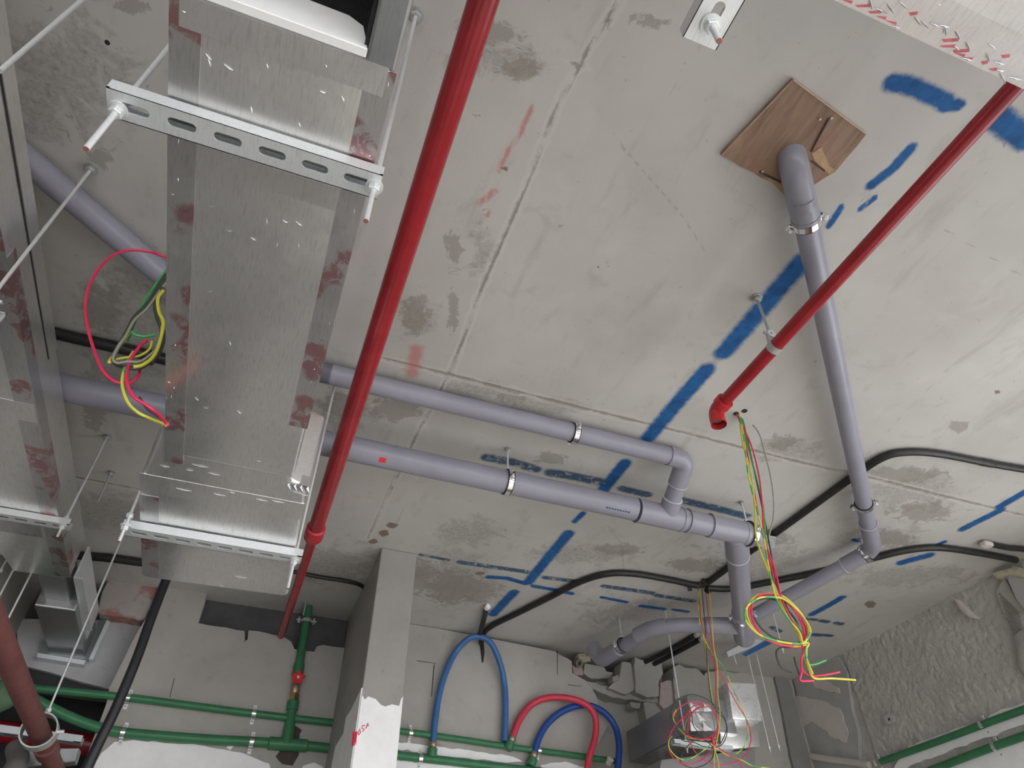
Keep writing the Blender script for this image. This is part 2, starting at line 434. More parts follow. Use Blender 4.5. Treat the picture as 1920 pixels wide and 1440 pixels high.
# ------------------------------------------------------------------ setting: ceiling with its marks
def ceiling_field(GX, GY, strokes, cap=9.0):
    """normalised distance to strokes: 1 = stroke edge"""
    D = np.full(GX.shape, cap)
    for pts, w in strokes:
        W = [PZ(x, y) for x, y in pts]
        wm = w * depth(W[len(W) // 2]) / FPX / 2
        for a, b in zip(W[:-1], W[1:]):
            dx, dy = b[0] - a[0], b[1] - a[1]; L = dx * dx + dy * dy + 1e-12
            t = np.clip(((GX - a[0]) * dx + (GY - a[1]) * dy) / L, 0, 1)
            D = np.minimum(D, np.hypot(GX - a[0] - t * dx, GY - a[1] - t * dy) / wm)
    return D
def blob_field(GX, GY, blobs):
    S = np.zeros(GX.shape)
    for x, y, rx, ry in blobs:
        c = PZ(x, y); s = depth(c) / FPX
        ex = PZ(x + rx, y) - c; ey = PZ(x, y + ry) - c
        M = np.linalg.inv(np.array([[ex[0], ey[0]], [ex[1], ey[1]]]))
        u = M[0, 0] * (GX - c[0]) + M[0, 1] * (GY - c[1]); v = M[1, 0] * (GX - c[0]) + M[1, 1] * (GY - c[1])
        S = np.maximum(S, np.clip(1.25 - np.hypot(u, v), 0, 1))
    return S
BLUE = [([(1672, 155), (1705, 160), (1740, 176), (1772, 190)], 28), ([(1770, 200), (1798, 197)], 20),
        ([(1872, 222), (1925, 262)], 38), ([(1709, 277), (1675, 315), (1632, 348)], 17), ([(1641, 370), (1612, 393)], 10),
        ([(1578, 388), (1554, 424)], 11),
        ([(1502, 492), (1440, 565), (1357, 661)], 33), ([(1325, 693), (1270, 755), (1216, 820)], 26),
        ([(1172, 868), (1128, 922)], 20), ([(1094, 962), (1077, 978)], 10), ([(1066, 1000), (1030, 1043), (990, 1092)], 18),
        ([(916, 1082), (950, 1084), (985, 1094)], 11), ([(1000, 1099), (1040, 1106), (1072, 1113)], 10),
        ([(1128, 1120), (1175, 1129)], 8), ([(1202, 1136), (1245, 1142)], 9), ([(1262, 1143), (1290, 1147)], 7),
        ([(964, 1110), (945, 1130), (924, 1152)], 16),
        ([(1925, 921), (1876, 949)], 16), ([(1875, 957), (1805, 992)], 15), ([(1771, 1016), (1758, 1021)], 9),
        ([(1742, 1041), (1690, 1055)], 17), ([(1579, 1120), (1552, 1136), (1522, 1152)], 13), ([(1600, 1012), (1612, 1015)], 8)]
DULL = [([(1032, 886), (1080, 894), (1128, 904)], 17), ([(1166, 916), (1215, 928)], 13), ([(1270, 936), (1330, 950), (1400, 968)], 14),
        ([(912, 858), (960, 866), (1005, 880)], 16), ([(788, 1040), (840, 1050)], 7), ([(862, 1054), (930, 1064), (1000, 1074)], 10),
        ([(1022, 1083), (1090, 1091)], 10), ([(1132, 1099), (1175, 1105), (1222, 1112)], 10), ([(1230, 1116), (1300, 1127)], 9),
        ([(1506, 1160), (1530, 1162)], 7), ([(1540, 1164), (1552, 1166)], 9), ([(1568, 1168), (1578, 1170)], 9),
        ([(1526, 1190), (1540, 1191)], 10), ([(1548, 1191), (1558, 1192)], 8), ([(1447, 1176), (1462, 1184)], 8)]
RED = [([(998, 200), (975, 250), (945, 295), (935, 322)], 13), ([(928, 358), (896, 384)], 16), ([(912, 405), (920, 395)], 12),
       ([(782, 655), (772, 700)], 34)]
SEAM = [([(1180, -30), (1102, 92), (1045, 200), (985, 350), (905, 535), (848, 690), (772, 833), (690, 1010)], 8),
        ([(700, 668), (850, 704), (990, 740), (1120, 772), (1300, 815), (1480, 862), (1600, 888), (1760, 928), (1930, 968)], 8),
        ([(860, 60), (990, 95), (1115, 130)], 3),
        ([(120, 890), (300, 925)], 7)]
SCRATCH = [([(1152, 250), (1170, 280), (1215, 330), (1280, 405), (1322, 472)], 5), ([(1140, 985), (1165, 1020), (1170, 1070)], 4), ([(1780, 690), (1700, 770), (1600, 880)], 3),
           ([(1270, 150), (1215, 240)], 4), ([(1560, 100), (1590, 70)], 5), ([(1770, 430), (1920, 520)], 4), ([(770, 830), (735, 905), (690, 1010)], 4), ([(760, 950), (700, 1060)], 2.5)]
STAIN = [(185, 300, 30, 26), (960, 745, 34, 18), (1035, 860, 34, 16), (782, 590, 34, 40), (850, 470, 24, 50), (1215, 40, 50, 18),
         (1700, 890, 90, 20), (1730, 960, 70, 25), (1665, 1010, 60, 20), (1470, 830, 40, 18), (1430, 1010, 70, 22), (1300, 1060, 70, 16),
         (980, 130, 60, 25), (780, 1080, 50, 40), (850, 1100, 70, 40), (920, 60, 80, 30), (850, 590, 14, 50), (180, 770, 30, 50),
         (190, 580, 50, 60), (1800, 800, 26, 14), (900, 1110, 60, 25), (1160, 1030, 60, 14), (740, 770, 60, 30), (640, 760, 60, 30), (250, 12, 40, 20)]
BROWN = [(1632, 1133, 14, 8), (945, 315, 9, 9), (1090, 487, 5, 4), (1130, 480, 5, 4), (1180, 500, 5, 4), (720, 1000, 12, 8), (700, 1015, 12, 6),
         (735, 985, 14, 7), (1870, 735, 9, 5), (1500, 730, 5, 3), (900, 1075, 12, 4), (1160, 490, 4, 3), (1120, 500, 4, 3)]
ROUGH = [(850, 1085, 130, 70), (780, 600, 60, 60), (900, 480, 40, 90), (930, 110, 130, 50), (120, 150, 200, 170), (230, 640, 130, 170),
         (650, 770, 90, 50), (880, 730, 110, 30), (1020, 760, 120, 26), (1480, 845, 110, 30), (1720, 920, 140, 60), (1650, 1010, 120, 40),
         (1420, 1050, 150, 50), (1180, 1150, 150, 40), (620, 1060, 120, 60), (880, 1000, 100, 40), (1080, 1040, 140, 30), (200, 960, 130, 60),
         (1700, 1080, 200, 30)]
def build_ceiling():
    fx = np.arange(-1.5, 3.30, 0.0125); fy = np.arange(0.0, 3.62, 0.0125)
    xs = np.concatenate([np.linspace(-3.2, -1.5, 8)[:-1], fx, [3.4]])
    ys = np.concatenate([np.linspace(-3.2, 0.0, 12)[:-1], fy, [3.8, 4.3]])
    GX, GY = np.meshgrid(xs, ys, indexing='ij'); nx, ny = GX.shape
    GZ = np.full(GX.shape, HC)
    seam = ceiling_field(GX, GY, SEAM)
    V = np.stack([GX.ravel(), GY.ravel(), GZ.ravel()], 1)
    ii, jj = np.meshgrid(np.arange(nx - 1), np.arange(ny - 1), indexing='ij')
    a = (ii * ny + jj).ravel()
    Fc = [tuple(int(k) for k in q) for q in np.stack([a, a + 1, a + ny + 1, a + ny], 1)]
    n0 = len(V)
    # slab body above the soffit
    up = [(xs[0], ys[0], HC + .22), (xs[-1], ys[0], HC + .22), (xs[-1], ys[-1], HC + .22), (xs[0], ys[-1], HC + .22)]
    V = np.vstack([V, np.array(up)])
    Fc.append((n0, n0 + 1, n0 + 2, n0 + 3))
    edge = [0, (nx - 1) * ny, nx * ny - 1, ny - 1]
    me = bpy.data.meshes.new('ceiling')
    me.from_pydata([tuple(p) for p in V], [], Fc)
    me.materials.append(MATS['concrete_ceiling'])
    def att(name, F, pad=0.0):
        at = me.attributes.new(name, 'FLOAT', 'POINT')
        at.data.foreach_set('value', np.concatenate([F.ravel(), np.full(4, pad)]).astype(np.float32))
    bl = ceiling_field(GX, GY, [(p, w * 1.14) for p, w in BLUE]); du = ceiling_field(GX, GY, [(p, w * 1.3) for p, w in DULL])
    att('blue', np.minimum(bl, du), 9)
    att('dull', np.where(du < bl, 0.8, 0.0)); att('scrape', np.where(du < bl, 0.13, 0.0))
    att('scratch', ceiling_field(GX, GY, SCRATCH), 9)
    att('red', ceiling_field(GX, GY, RED), 9); att('seam', seam, 9)
    att('stain', blob_field(GX, GY, STAIN)); att('brown', blob_field(GX, GY, BROWN)); att('rough_field', blob_field(GX, GY, ROUGH) * 0.9)
    o = bpy.data.objects.new('ceiling', me); COL.objects.link(o); ORG[o] = np.zeros(3)
    return tag(o, 'cast concrete ceiling slab with blue spray paint lines and formwork seams', kind='structure')
ceiling = build_ceiling()

def struct(name, vf, mat, label=None, parent=None, smooth=False):
    return tag(obj(name, vf, mat, parent, smooth), label, kind='structure')
struct('floor', box((-3.2, -3.2, -0.15), (3.4, 4.3, 0)), 'floor_screed', 'bare concrete floor slab')
struct('wall_left', box((-3.2, -3.0, 0), (-3.0, 4.3, HC)), 'block_wall', 'bare block wall on the far left')
# open facade behind and to the right of the photographer: sills and piers, plus an unseen head on the right
struct('wall_front', join(box((-3.0, -3.2, 0), (3.4, -3.0, 0.35)), box((-3.0, -3.2, 2.95), (3.4, -3.0, HC)), box((-3.0, -3.2, 0.35), (-2.6, -3.0, 2.95)),
       box((3.0, -3.2, 0.35), (3.4, -3.0, 2.95))), 'block_wall', 'open facade with low sill behind the photographer')
struct('wall_side', join(box((XR, -3.0, 0), (XR + .2, 1.45, 0.35)), box((XR, -3.0, 2.60), (XR + .2, 1.45, HC))), 'block_wall', 'low sill and unseen lowered head of the open right facade')  # unseen head over the opening, lowered to cut light reaching the ceiling
struct('added_wall_beyond', join(box((-3.0, 4.15, 0), (3.4, 4.3, HC)), box((-3.0, YB, 0), (-1.30, YB + .15, HC)), box((3.2, 3.6, 0), (3.4, 4.15, HC))), 'beyond_shade', 'wall added to keep the space beyond the back wall dark')  # added to shut light out of the space behind, shade in its colour too

# ------------------------------------------------------------------ right wall: rough cement render
def rough_patch(P0, P1, Q0, Q1, fixed, axis, step, amp, freq, seed, mask=None):
    """displaced grid on a wall; axis 'x' -> in-plane (y,z), axis 'y' -> (x,z); bulges toward the room"""
    U = np.arange(P0, P1 + step / 2, step); W = np.arange(Q0, Q1 + step / 2, step)
    V, Fc = [], []
    for u in U:
        for w in W:
            n = noise.fractal(Vector((u * freq, w * freq * 0.8, seed)), 0.9, 2.0, 5) * amp
            n += max(0, noise.noise(Vector((u * freq * 2.3 + w * 9, w * freq * 1.2, seed + 4)))) * amp * 0.8
            V.append((fixed - n, u, w) if axis == 'x' else (u, fixed - n, w))
    nw = len(W)
    for i in range(len(U) - 1):
        for j in range(nw - 1): Fc.append((i * nw + j, i * nw + j + 1, (i + 1) * nw + j + 1, (i + 1) * nw + j))
    return V, Fc
wr = struct('wall_right', box((XR + 0.012, 1.45, 0), (XR + .2, 4.15, HC)), 'plaster_rough', 'right wall in rough grey cement render with smooth patch')
obj('render_coat', rough_patch(1.46, 3.00, 2.0, HC, XR, 'x', 0.0075, 0.0046, 46, 3.0), 'plaster_rough', wr, True, auto=80)
obj('smooth_patch', prism(jag(px_x([(1486, 1262), (1505, 1236), (1570, 1232), (1588, 1262), (1596, 1330), (1608, 1370), (1612, 1450), (1525, 1460), (1500, 1340)], XR - .012), .03, .004), 'x', XR - .012, XR + .03), 'plaster_smooth', wr)
for k, pl in enumerate([[(1472, 1302), (1500, 1305), (1545, 1315), (1575, 1330), (1590, 1375), (1585, 1392), (1560, 1382), (1545, 1368), (1520, 1352), (1495, 1375), (1485, 1350)],
                        [(1522, 1278), (1545, 1272), (1572, 1290), (1575, 1300), (1550, 1296), (1528, 1290)],
                        [(1492, 1396), (1510, 1388), (1518, 1404), (1500, 1412)], [(1456, 1225), (1470, 1222), (1474, 1240), (1464, 1258), (1458, 1240)]]):
    obj('plaster_chip', prism(jag(px_x(pl, XR - .016), .02, .005), 'x', XR - .016, XR + .01), 'plaster_chip', wr)
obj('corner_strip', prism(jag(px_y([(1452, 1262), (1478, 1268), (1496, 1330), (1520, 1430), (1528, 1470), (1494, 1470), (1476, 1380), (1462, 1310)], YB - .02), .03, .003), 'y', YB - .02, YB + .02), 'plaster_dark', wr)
# lump and pock on the render
obj('plaster_lump', bevel_vf(prism(jag(px_x([(1788, 1122), (1796, 1124), (1822, 1150), (1830, 1160), (1818, 1158), (1800, 1142)], XR - .03), .02, .002), 'x', XR - .035, XR), .006), 'plaster_chip', wr, True)
obj('fixing_hole', ring(PX(1668, 1349, XR - .012), (1, .2, 0), .008, .024, .014, 14), 'plaster_smooth', wr)
obj('fixing_plug', turned(PX(1668, 1349, XR - .013), (1, .2, 0), [(0, .008), (.02, .007)], 10), 'rubber_black', wr)
# light block and wire lath by the facade end
obj('light_block', bevel_vf(prism(px_x([(1884, 1078), (1925, 1062), (1925, 1150), (1905, 1125)], XR - .05), 'x', XR - .05, XR + .02), .006), 'plaster_smooth', wr)
obj('lath_backing', prism(jag(px_x([(1868, 1112), (1884, 1080), (1905, 1125), (1925, 1150), (1925, 1235), (1908, 1215), (1900, 1190)], XR - .02), .03, .003), 'x', XR - .02, XR + .01), 'plaster_rough', wr)
for k in range(11):
    t = k / 10
    a = PX(1872 + 26 * t, 1112 + 75 * t, XR - .026); b = PX(1912 + 14 * t, 1150 + 72 * t, XR - .026)
    obj('lath_wire', tube([a, b], .0016, 5), 'mesh_wire', wr)
obj('rough_lump', bevel_vf(prism(jag(px_x([(1902, 1190), (1925, 1175), (1925, 1270), (1908, 1250)], XR - .03), .02, .004), 'x', XR - .03, XR), .005), 'rubble', wr, True)
obj('foam_filler', bevel_vf(prism(jag(px_x([(1860, 1075), (1905, 1062), (1925, 1070), (1925, 1084), (1890, 1080), (1872, 1086)], XR - .05), .02, .004), 'x', XR - .06, XR), .008), 'sealant', wr, True)
# white skim below and between the green pipes of the right wall
for pl in ([(1705, 1398), (1770, 1376), (1838, 1352), (1868, 1335), (1925, 1315), (1925, 1358), (1800, 1400), (1690, 1442), (1670, 1450), (1690, 1420)],
           [(1700, 1462), (1800, 1428), (1925, 1385), (1925, 1470)]):
    obj('skim_coat', prism(jag(px_x(pl, XR - .014), .03, .005), 'x', XR - .014, XR), 'white_skim', wr)

# ------------------------------------------------------------------ back wall of aerated blocks, broken along its top
LP = px_y([(300, 1097), (345, 1104), (388, 1112), (384, 1130), (372, 1168), (410, 1175), (458, 1183), (460, 1200), (464, 1200), (466, 1182), (500, 1187), (530, 1193),
           (546, 1203), (552, 1217), (590, 1222), (594, 1212), (606, 1209), (640, 1214), (652, 1216)], YB)
LP = jag(LP, .035, .003, keep=(18,))
wl = px_y([(190, 1345), (200, 1318), (205, 1290), (230, 1240), (255, 1190), (272, 1162)], YB)
xl0 = wl[0][0]
LP = LP + [(0.60, LP[-1][1] - .01), (0.60, 0), (xl0, 0)] + wl
wb = struct('wall_back', prism(LP, 'y', YB, YB + .16), 'block_wall', 'back wall of grey aerated blocks with broken top edge')
RP = [(0.50, HC), (0.9, HC - .004), px_y([(1040, 1221)], YB)[0]] + jag(px_y([(1044, 1224), (1072, 1240), (1073, 1262), (1098, 1276), (1110, 1290), (1120, 1310), (1128, 1340), (1140, 1362), (1122, 1392), (1106, 1445)], YB), .03, .004, closed=False)
RP = RP + [(RP[-1][0], 0), (0.50, 0)]
obj('wall_panel', prism(RP, 'y', YB, YB + .16), 'block_wall', wb)
R3 = jag(px_y([(1322, 1262), (1345, 1256), (1385, 1262), (1400, 1252)], YB), .03, .004, closed=False) + [(2.95, HC), (XR + .02, HC), (XR + .02, 0), (PY(1240, 1440, YB)[0], 0)] + px_y([(1240, 1420), (1250, 1335), (1300, 1330)], YB)
obj('wall_panel', prism(R3, 'y', YB, YB + .16), 'block_wall', wb)
obj('recess_back', prism(px_y([(1085, 1262), (1270, 1262), (1270, 1470), (1070, 1470)], YB + .12), 'y', YB + .12, YB + .2), 'rubble', wb)
# broken blocks, each its own piece
for mat, pl, dy, th in (
        ('block_wall', [(1165, 1241), (1172, 1240), (1184, 1244), (1187, 1262), (1190, 1292), (1176, 1302), (1140, 1290), (1152, 1278), (1162, 1268)], 0.0, .10),
        ('block_wall', [(1190, 1232), (1200, 1236), (1212, 1238), (1222, 1237), (1241, 1244), (1244, 1262), (1236, 1276), (1236, 1305), (1215, 1308), (1192, 1298), (1190, 1262)], -.02, .14),
        ('block_pink', [(1238, 1280), (1252, 1275), (1264, 1278), (1268, 1322), (1246, 1332), (1236, 1320)], 0.01, .12),
        ('block_wall', [(1262, 1250), (1272, 1245), (1284, 1251), (1310, 1254), (1322, 1268), (1328, 1300), (1330, 1360), (1268, 1340)], -.01, .14),
        ('block_wall', [(1096, 1243), (1112, 1246), (1135, 1252), (1137, 1258), (1150, 1260), (1146, 1272), (1110, 1272), (1094, 1262)], .06, .10),
        ('block_pink', [(1072, 1246), (1092, 1250), (1094, 1266), (1076, 1264)], .05, .10),
        ('rubble', [(1148, 1268), (1160, 1264), (1162, 1274), (1150, 1278)], -.01, .06),
        ('rubble', [(1206, 1318), (1240, 1305), (1240, 1340), (1212, 1350)], .04, .08),
        ('rubble', [(1182, 1316), (1202, 1318), (1200, 1328), (1184, 1326)], .02, .06),
        ('rubble', [(1098, 1276), (1190, 1300), (1238, 1308), (1236, 1318), (1150, 1308), (1112, 1292)], .03, .10)):
    obj('broken_block', bevel_vf(prism(jag(px_y(pl, YB + dy), .02, .003), 'y', YB + dy, YB + dy + th), .003, 1), mat, wb)
# red sprayed block left of the notch, board below it
obj('red_block', bevel_vf(prism(jag(px_y([(203, 1082), (306, 1096), (272, 1160), (262, 1162), (184, 1149), (188, 1120)], YB + .02), .03, .003), 'y', YB + .02, YB + .13), .004, 1), 'block_red', wb)
obj('shade_strip', prism(px_y([(34, 1244), (210, 1288), (202, 1318), (60, 1300), (30, 1290)], YB + .13), 'y', YB + .13, YB + .15), 'rubber_black', wb)  # black strip stands in for the shaded beam under the board
obj('cement_board', prism(px_y([(30, 1160), (290, 1165), (206, 1292), (150, 1278), (100, 1262), (36, 1246)], YB + .10), 'y', YB + .10, YB + .125), 'cement_board', wb)
# saw cuts and block joints scored in the wall face: thin dark slots of missing mortar
def slot(px, w=.0035, Y=YB, par=wb):
    a, b = (PY(x, y, Y - .0006) for x, y in px)
    d = (b - a) / np.linalg.norm(b - a); nrm = np.array([-d[2], 0, d[0]]) * w / 2
    q = [a - nrm, a + nrm, b + nrm * .6, b - nrm * .6]
    return obj('open_joint', prism([(p[0], p[2]) for p in q], 'y', Y - .0012, Y + .002), 'timber_dark', par)
slot([(461, 1186), (459, 1203)], .006); slot([(327, 1272), (318, 1308)]); slot([(782, 1239), (818, 1244)]); slot([(814, 1246), (809, 1306)], .006)
slot([(1045, 1221), (1045, 1266)], .005); slot([(1065, 1284), (1090, 1287)]); slot([(643, 1311), (662, 1313)])
# white skim on the back wall
for pl in ([(172, 1450), (190, 1412), (214, 1391), (250, 1387), (300, 1392), (350, 1395), (420, 1405), (470, 1418), (505, 1432), (510, 1450)],
           [(430, 1396), (436, 1392), (439, 1398), (432, 1406), (424, 1402)], [(562, 1450), (568, 1436), (590, 1430), (606, 1438), (606, 1450)],
           [(742, 1391), (790, 1396), (822, 1400), (900, 1410), (950, 1416), (974, 1424), (980, 1428), (950, 1430), (860, 1420), (742, 1404)],
           [(742, 1422), (790, 1420), (840, 1428), (920, 1436), (1010, 1446), (1010, 1460), (742, 1460)], [(1015, 1434), (1060, 1428), (1095, 1438), (1090, 1450), (1010, 1450)]):
    obj('skim_coat', prism(jag(px_y(pl, YB - .004), .025, .004), 'y', YB - .004, YB + .002), 'white_skim', wb)
for x, y, rr in ((550, 1375, 14), (540, 1415, 20)):
    c = PY(x, y, YB - .0008); s = depth(c) / FPX
    pts = [(c[0] + math.cos(a) * rr * s * random.uniform(.8, 1.2), c[2] + math.sin(a) * rr * s * random.uniform(.7, 1.1)) for a in np.linspace(0, 2 * math.pi, 14)[:-1]]
    obj('chased_hole', prism(pts, 'y', YB - .0015, YB + .01), 'timber_dark', wb)
for x, y in ((752, 1425), (766, 1426), (778, 1428)):
    obj('drill_hole', turned(PY(x, y, YB - .005), (0, 1, 0), [(0, .004), (.01, .004)], 8), 'timber_dark', wb)
# pier: concrete column with skimmed foot
pc = struct('column', box((0.425, 2.72, 0), (0.583, YB + .02, HC - .001), .006), 'column_concrete', 'square concrete column with white skimmed lower part')
cf = px_y([(676, 1302), (684, 1312), (690, 1306), (704, 1311), (714, 1322), (722, 1325), (735, 1321), (748, 1324), (752, 1310), (757, 1306)], 2.72)
cf = [(0.4245, cf[0][1])] + cf[1:-1] + [(0.5835, cf[-1][1])] + [(0.5835, 0), (0.4245, 0)]
obj('skim_coat', prism(cf, 'y', 2.7175, 2.723), 'white_skim', pc)
cs = px_x([(673, 1300), (660, 1330), (650, 1345), (645, 1375), (630, 1400), (622, 1440)], .4245)
cs = [(2.7175, cs[0][1])] + cs[1:] + [(cs[-1][0] + .05, 0), (2.7175, 0)]
obj('skim_coat', prism(cs, 'x', 0.4215, 0.426), 'white_skim', pc)
# red marker numerals running up the column edge
def mark(pts, w=.004, Y=2.7172):
    P = [PY(x, y, Y) for x, y in pts]
    return obj('marker_stroke', tube(P, w / 2, 5), 'red_marker', pc)
mark([(664, 1372), (662, 1398)], .012); mark([(668, 1372), (666, 1392)], .008)
mark([(671, 1374), (675, 1366), (676, 1374), (672, 1378), (671, 1374)]); mark([(684, 1360), (679, 1361), (679, 1366), (683, 1367), (680, 1372)])
mark([(686, 1366), (690, 1356), (687, 1362), (692, 1360)]); mark([(667, 1396), (667, 1389)], .003); mark([(668, 1346), (668, 1348)], .005)
# left pier behind the left duct
struct('wall_pier', box((-1.35, 2.9, 0), (-0.985, YB + .12, HC - .001), .006), 'column_concrete', 'bare concrete pier behind the left foil duct')
# downstand beam seen through the notch
struct('beam_beyond', box((-0.36, YB + .075, 2.80), (0.43, YB + .26, HC - .001)), 'beyond_shade', 'beam filling the notch in the back wall, recess shade in its dark colour')

# ------------------------------------------------------------------ strut channels, rods
def slotted_cell(x0, x1, hw, sl, sw, n=20):
    """one pitch of plate in local (u, v) with a stadium slot; returns 2d rings"""
    cu = (x0 + x1) / 2; out, inn = [], []
    for j in range(n):
        th = 2 * math.pi * (j + .5) / n; c, s = math.cos(th), math.sin(th)
        k = min((x1 - x0) / 2 / max(abs(c), 1e-9), hw / max(abs(s), 1e-9)); out.append((cu + c * k, s * k))
        a = max(sl / 2 - sw / 2, 0)
        inn.append((cu + (a if c > 0 else -a) + c * sw / 2, s * sw / 2))
    # snap four corners
    for sx in (x0, x1):
        for sy in (-hw, hw):
            j = min(range(n), key=lambda q: (out[q][0] - sx) ** 2 + (out[q][1] - sy) ** 2); out[j] = (sx, sy)
    return out, inn
def channel(a, b, w, h, th=.0025, pitch=.052, sl=.036, sw=.0135, up=(0, 0, 1.), phase=0.0):
    """U channel, slotted web down; a, b = ends of the web centre line"""
    a, b = np.array(a, float), np.array(b, float); L = np.linalg.norm(b - a); d = (b - a) / L
    up = np.array(up, float); side = np.cross(up, d); side /= np.linalg.norm(side)
    V, Fc = [], []
    P = lambda u, v, z: a + d * u + side * v + up * z
    n = 20; k = int((L - 2 * phase) / pitch); s0 = (L - k * pitch) / 2
    edges = [s0 + i * pitch for i in range(k + 1)]
    def quad(*q):
        i = len(V); V.extend(q); Fc.append(tuple(range(i, i + len(q))))
    for i in range(k):
        o_, i_ = slotted_cell(edges[i], edges[i + 1], w / 2, sl, sw, n)
        for z0 in (0.0, th):
            for j in range(n):
                q = (j + 1) % n; quad(P(*o_[j], z0), P(*o_[q], z0), P(*i_[q], z0), P(*i_[j], z0))
        for j in range(n):
            q = (j + 1) % n; quad(P(*i_[j], 0), P(*i_[q], 0), P(*i_[q], th), P(*i_[j], th))
    web = (V, Fc)
    ends = []
    for u0, u1 in ((0, s0), (L - s0, L)):
        if u1 - u0 > 1e-4:
            c = [P(u, v, z) for u in (u0, u1) for v in (-w / 2, w / 2) for z in (0, th)]
            ends.append((c, [(0, 1, 3, 2), (4, 6, 7, 5), (0, 4, 5, 1), (2, 3, 7, 6), (0, 2, 6, 4), (1, 5, 7, 3)]))
    sides = []
    for s in (-1, 1):
        prof = [(s * w / 2, 0), (s * (w / 2 - th * .5), -th * .0), (s * (w / 2 - th), th), (s * (w / 2 - th), h - th), (s * (w / 2 - .009), h - th), (s * (w / 2 - .009), h), (s * w / 2, h)]
        c = [P(u, v, z) for u in (0, L) for v, z in prof]; m = len(prof)
        sides.append((c, [tuple(range(m)), tuple(range(2 * m - 1, m - 1, -1))] + [(i, (i + 1) % m, (i + 1) % m + m, i + m) for i in range(m)]))
    return join(web, *ends), join(*sides)
def rod(top, zlow, r=.004, name='threaded_rod', parent=None, mat='zinc'):
    p = np.array(top, float); q = p.copy(); q[2] = zlow
    n = 10
    return obj(name, tube([p, q], r, 12), mat, parent, True)
def ceiling_anchor(p, parent, r=.012):
    p = np.array(p, float)
    obj('anchor_nut', hexnut(p - np.array([0, 0, .010]), (0, 0, 1), r, .010), 'zinc_old', parent)
    obj('washer', turned(p - np.array([0, 0, .004]), (0, 0, 1), [(0, r * 1.35), (.0035, r * 1.35)], 16), 'zinc_old', parent)
def trapeze(label, a, b, rods, w=.041, h=.021, group=None, mat='galvanised', hang=.075, phase=.0, anchors=(True, True), pitch=.052):
    """a strut channel hung on two threaded rods; rods = [(x, y, low z)]"""
    t = thing('strut_hanger', label, 'pipe hanger', tuple((np.array(a) + np.array(b)) / 2), group)
    web, sd = channel(a, b, w, h, phase=phase, pitch=pitch)
    c = obj('strut_channel', web, mat, t); obj('channel_side', sd, mat, c)
    z = a[2]
    for (x, y, zl), an in zip(rods, anchors):
        rod((x, y, HC), zl, .0038, 'threaded_rod', t)
        obj('nut', hexnut((x, y, z - .0085), (0, 0, 1), .0085, .010), 'zinc', t)
        obj('washer', turned((x, y, z - .0034), (0, 0, 1), [(0, .0125), (.003, .0125)], 18), 'zinc', t)
        obj('nut', hexnut((x, y, z + h + .006), (0, 0, 1), .0085, .010), 'zinc', t)
        obj('rod_end', turned((x, y, zl - .0008), (0, 0, 1), [(0, .0034), (.001, .0036)], 10), 'rod_tip', t)
        if an: ceiling_anchor((x, y, HC), t)
    return t
E1 = PZ(200, 190, 2.46); E2 = PZ(712, 352, 2.46)
yb1 = (E1[1] + E2[1]) / 2
trapeze('slotted galvanised strut hanger under the near end of the central foil duct', (E1[0], yb1, 2.46), (E2[0], yb1, 2.46),
        [(*PZ(222, 205, 2.46)[:2], 2.36), (.0075, yb1, 2.375)], pitch=.0575)
G1 = PZ(228, 990, 2.463); G2 = PZ(563, 1056, 2.463); yb2 = (G1[1] + G2[1]) / 2
trapeze('slotted galvanised strut hanger under the far box end of the central duct', (G1[0], yb2, 2.463), (G2[0], yb2, 2.463),
        [(*PZ(236, 985, 2.463)[:2], 2.42), (*PZ(552, 1050, 2.463)[:2], 2.385)], pitch=.05)
H1 = PZ(-150, 972, 2.742); H2 = PZ(130, 990, 2.742); yb3 = H2[1]
trapeze('slotted strut hanger carrying the far end of the left foil duct', (H1[0], yb3, 2.742), (H2[0], yb3, 2.742),
        [(*PZ(118, 985, 2.742)[:2], 2.70), (H1[0] + .03, yb3, 2.70)])
# rod of a hanger further forward, seen crossing the left duct; its channel lies out of the frame under the duct
p = PZ(172, 315); q = (p[0], p[1])
xl = p[0]
trapeze('strut hanger under the near left duct, its long rod crossing in front of it', (-1.30, q[1], 2.585), (xl + .03, q[1], 2.585),
        [(xl, q[1], 2.52), (-1.26, q[1], 2.52)])
p = PZ(145, 0); 
t = thing('threaded_rod', 'pale threaded rod at the top left corner beside the left duct', 'rod', tuple(PZ(235, -70)))
p = PZ(232, -68); rod(p, 2.62, .004, 'rod_shaft', t); ceiling_anchor(p, t)
# hanger of the top right duct, running away from the photographer
W1 = PZ(1312, 82, 2.455); xw = PZ(1332, 45, 2.455)[0]
trapeze('slotted strut hanger with bright rod end by the top right foil duct', (xw, W1[1], 2.455), (xw, -0.55, 2.455),
        [(xw, PZ(1333, 45, 2.455)[1], 2.405), (xw, -.5, 2.405)], w=.046, h=.024, pitch=.06)
# stray short rods left in the ceiling
def stray(label, top, low, r=.004, mat='zinc_old'):
    t = thing('threaded_rod', label, 'rod', tuple(PZ(*top)))
    p = PZ(*top); rod(p, low, r, 'rod_shaft', t, mat); ceiling_anchor(p, t, .010); return t
stray('short cut threaded rod hanging between the two left ducts', (209, 885), 2.972)
stray('tiny rod stub hanging from the ceiling above the green valve pipe', (574, 1128), 3.03)

# ------------------------------------------------------------------ insulated foil ducts
def strip(name, lo, hi, mat, par, bev=.0005): return obj(name, box(lo, hi), mat, par)
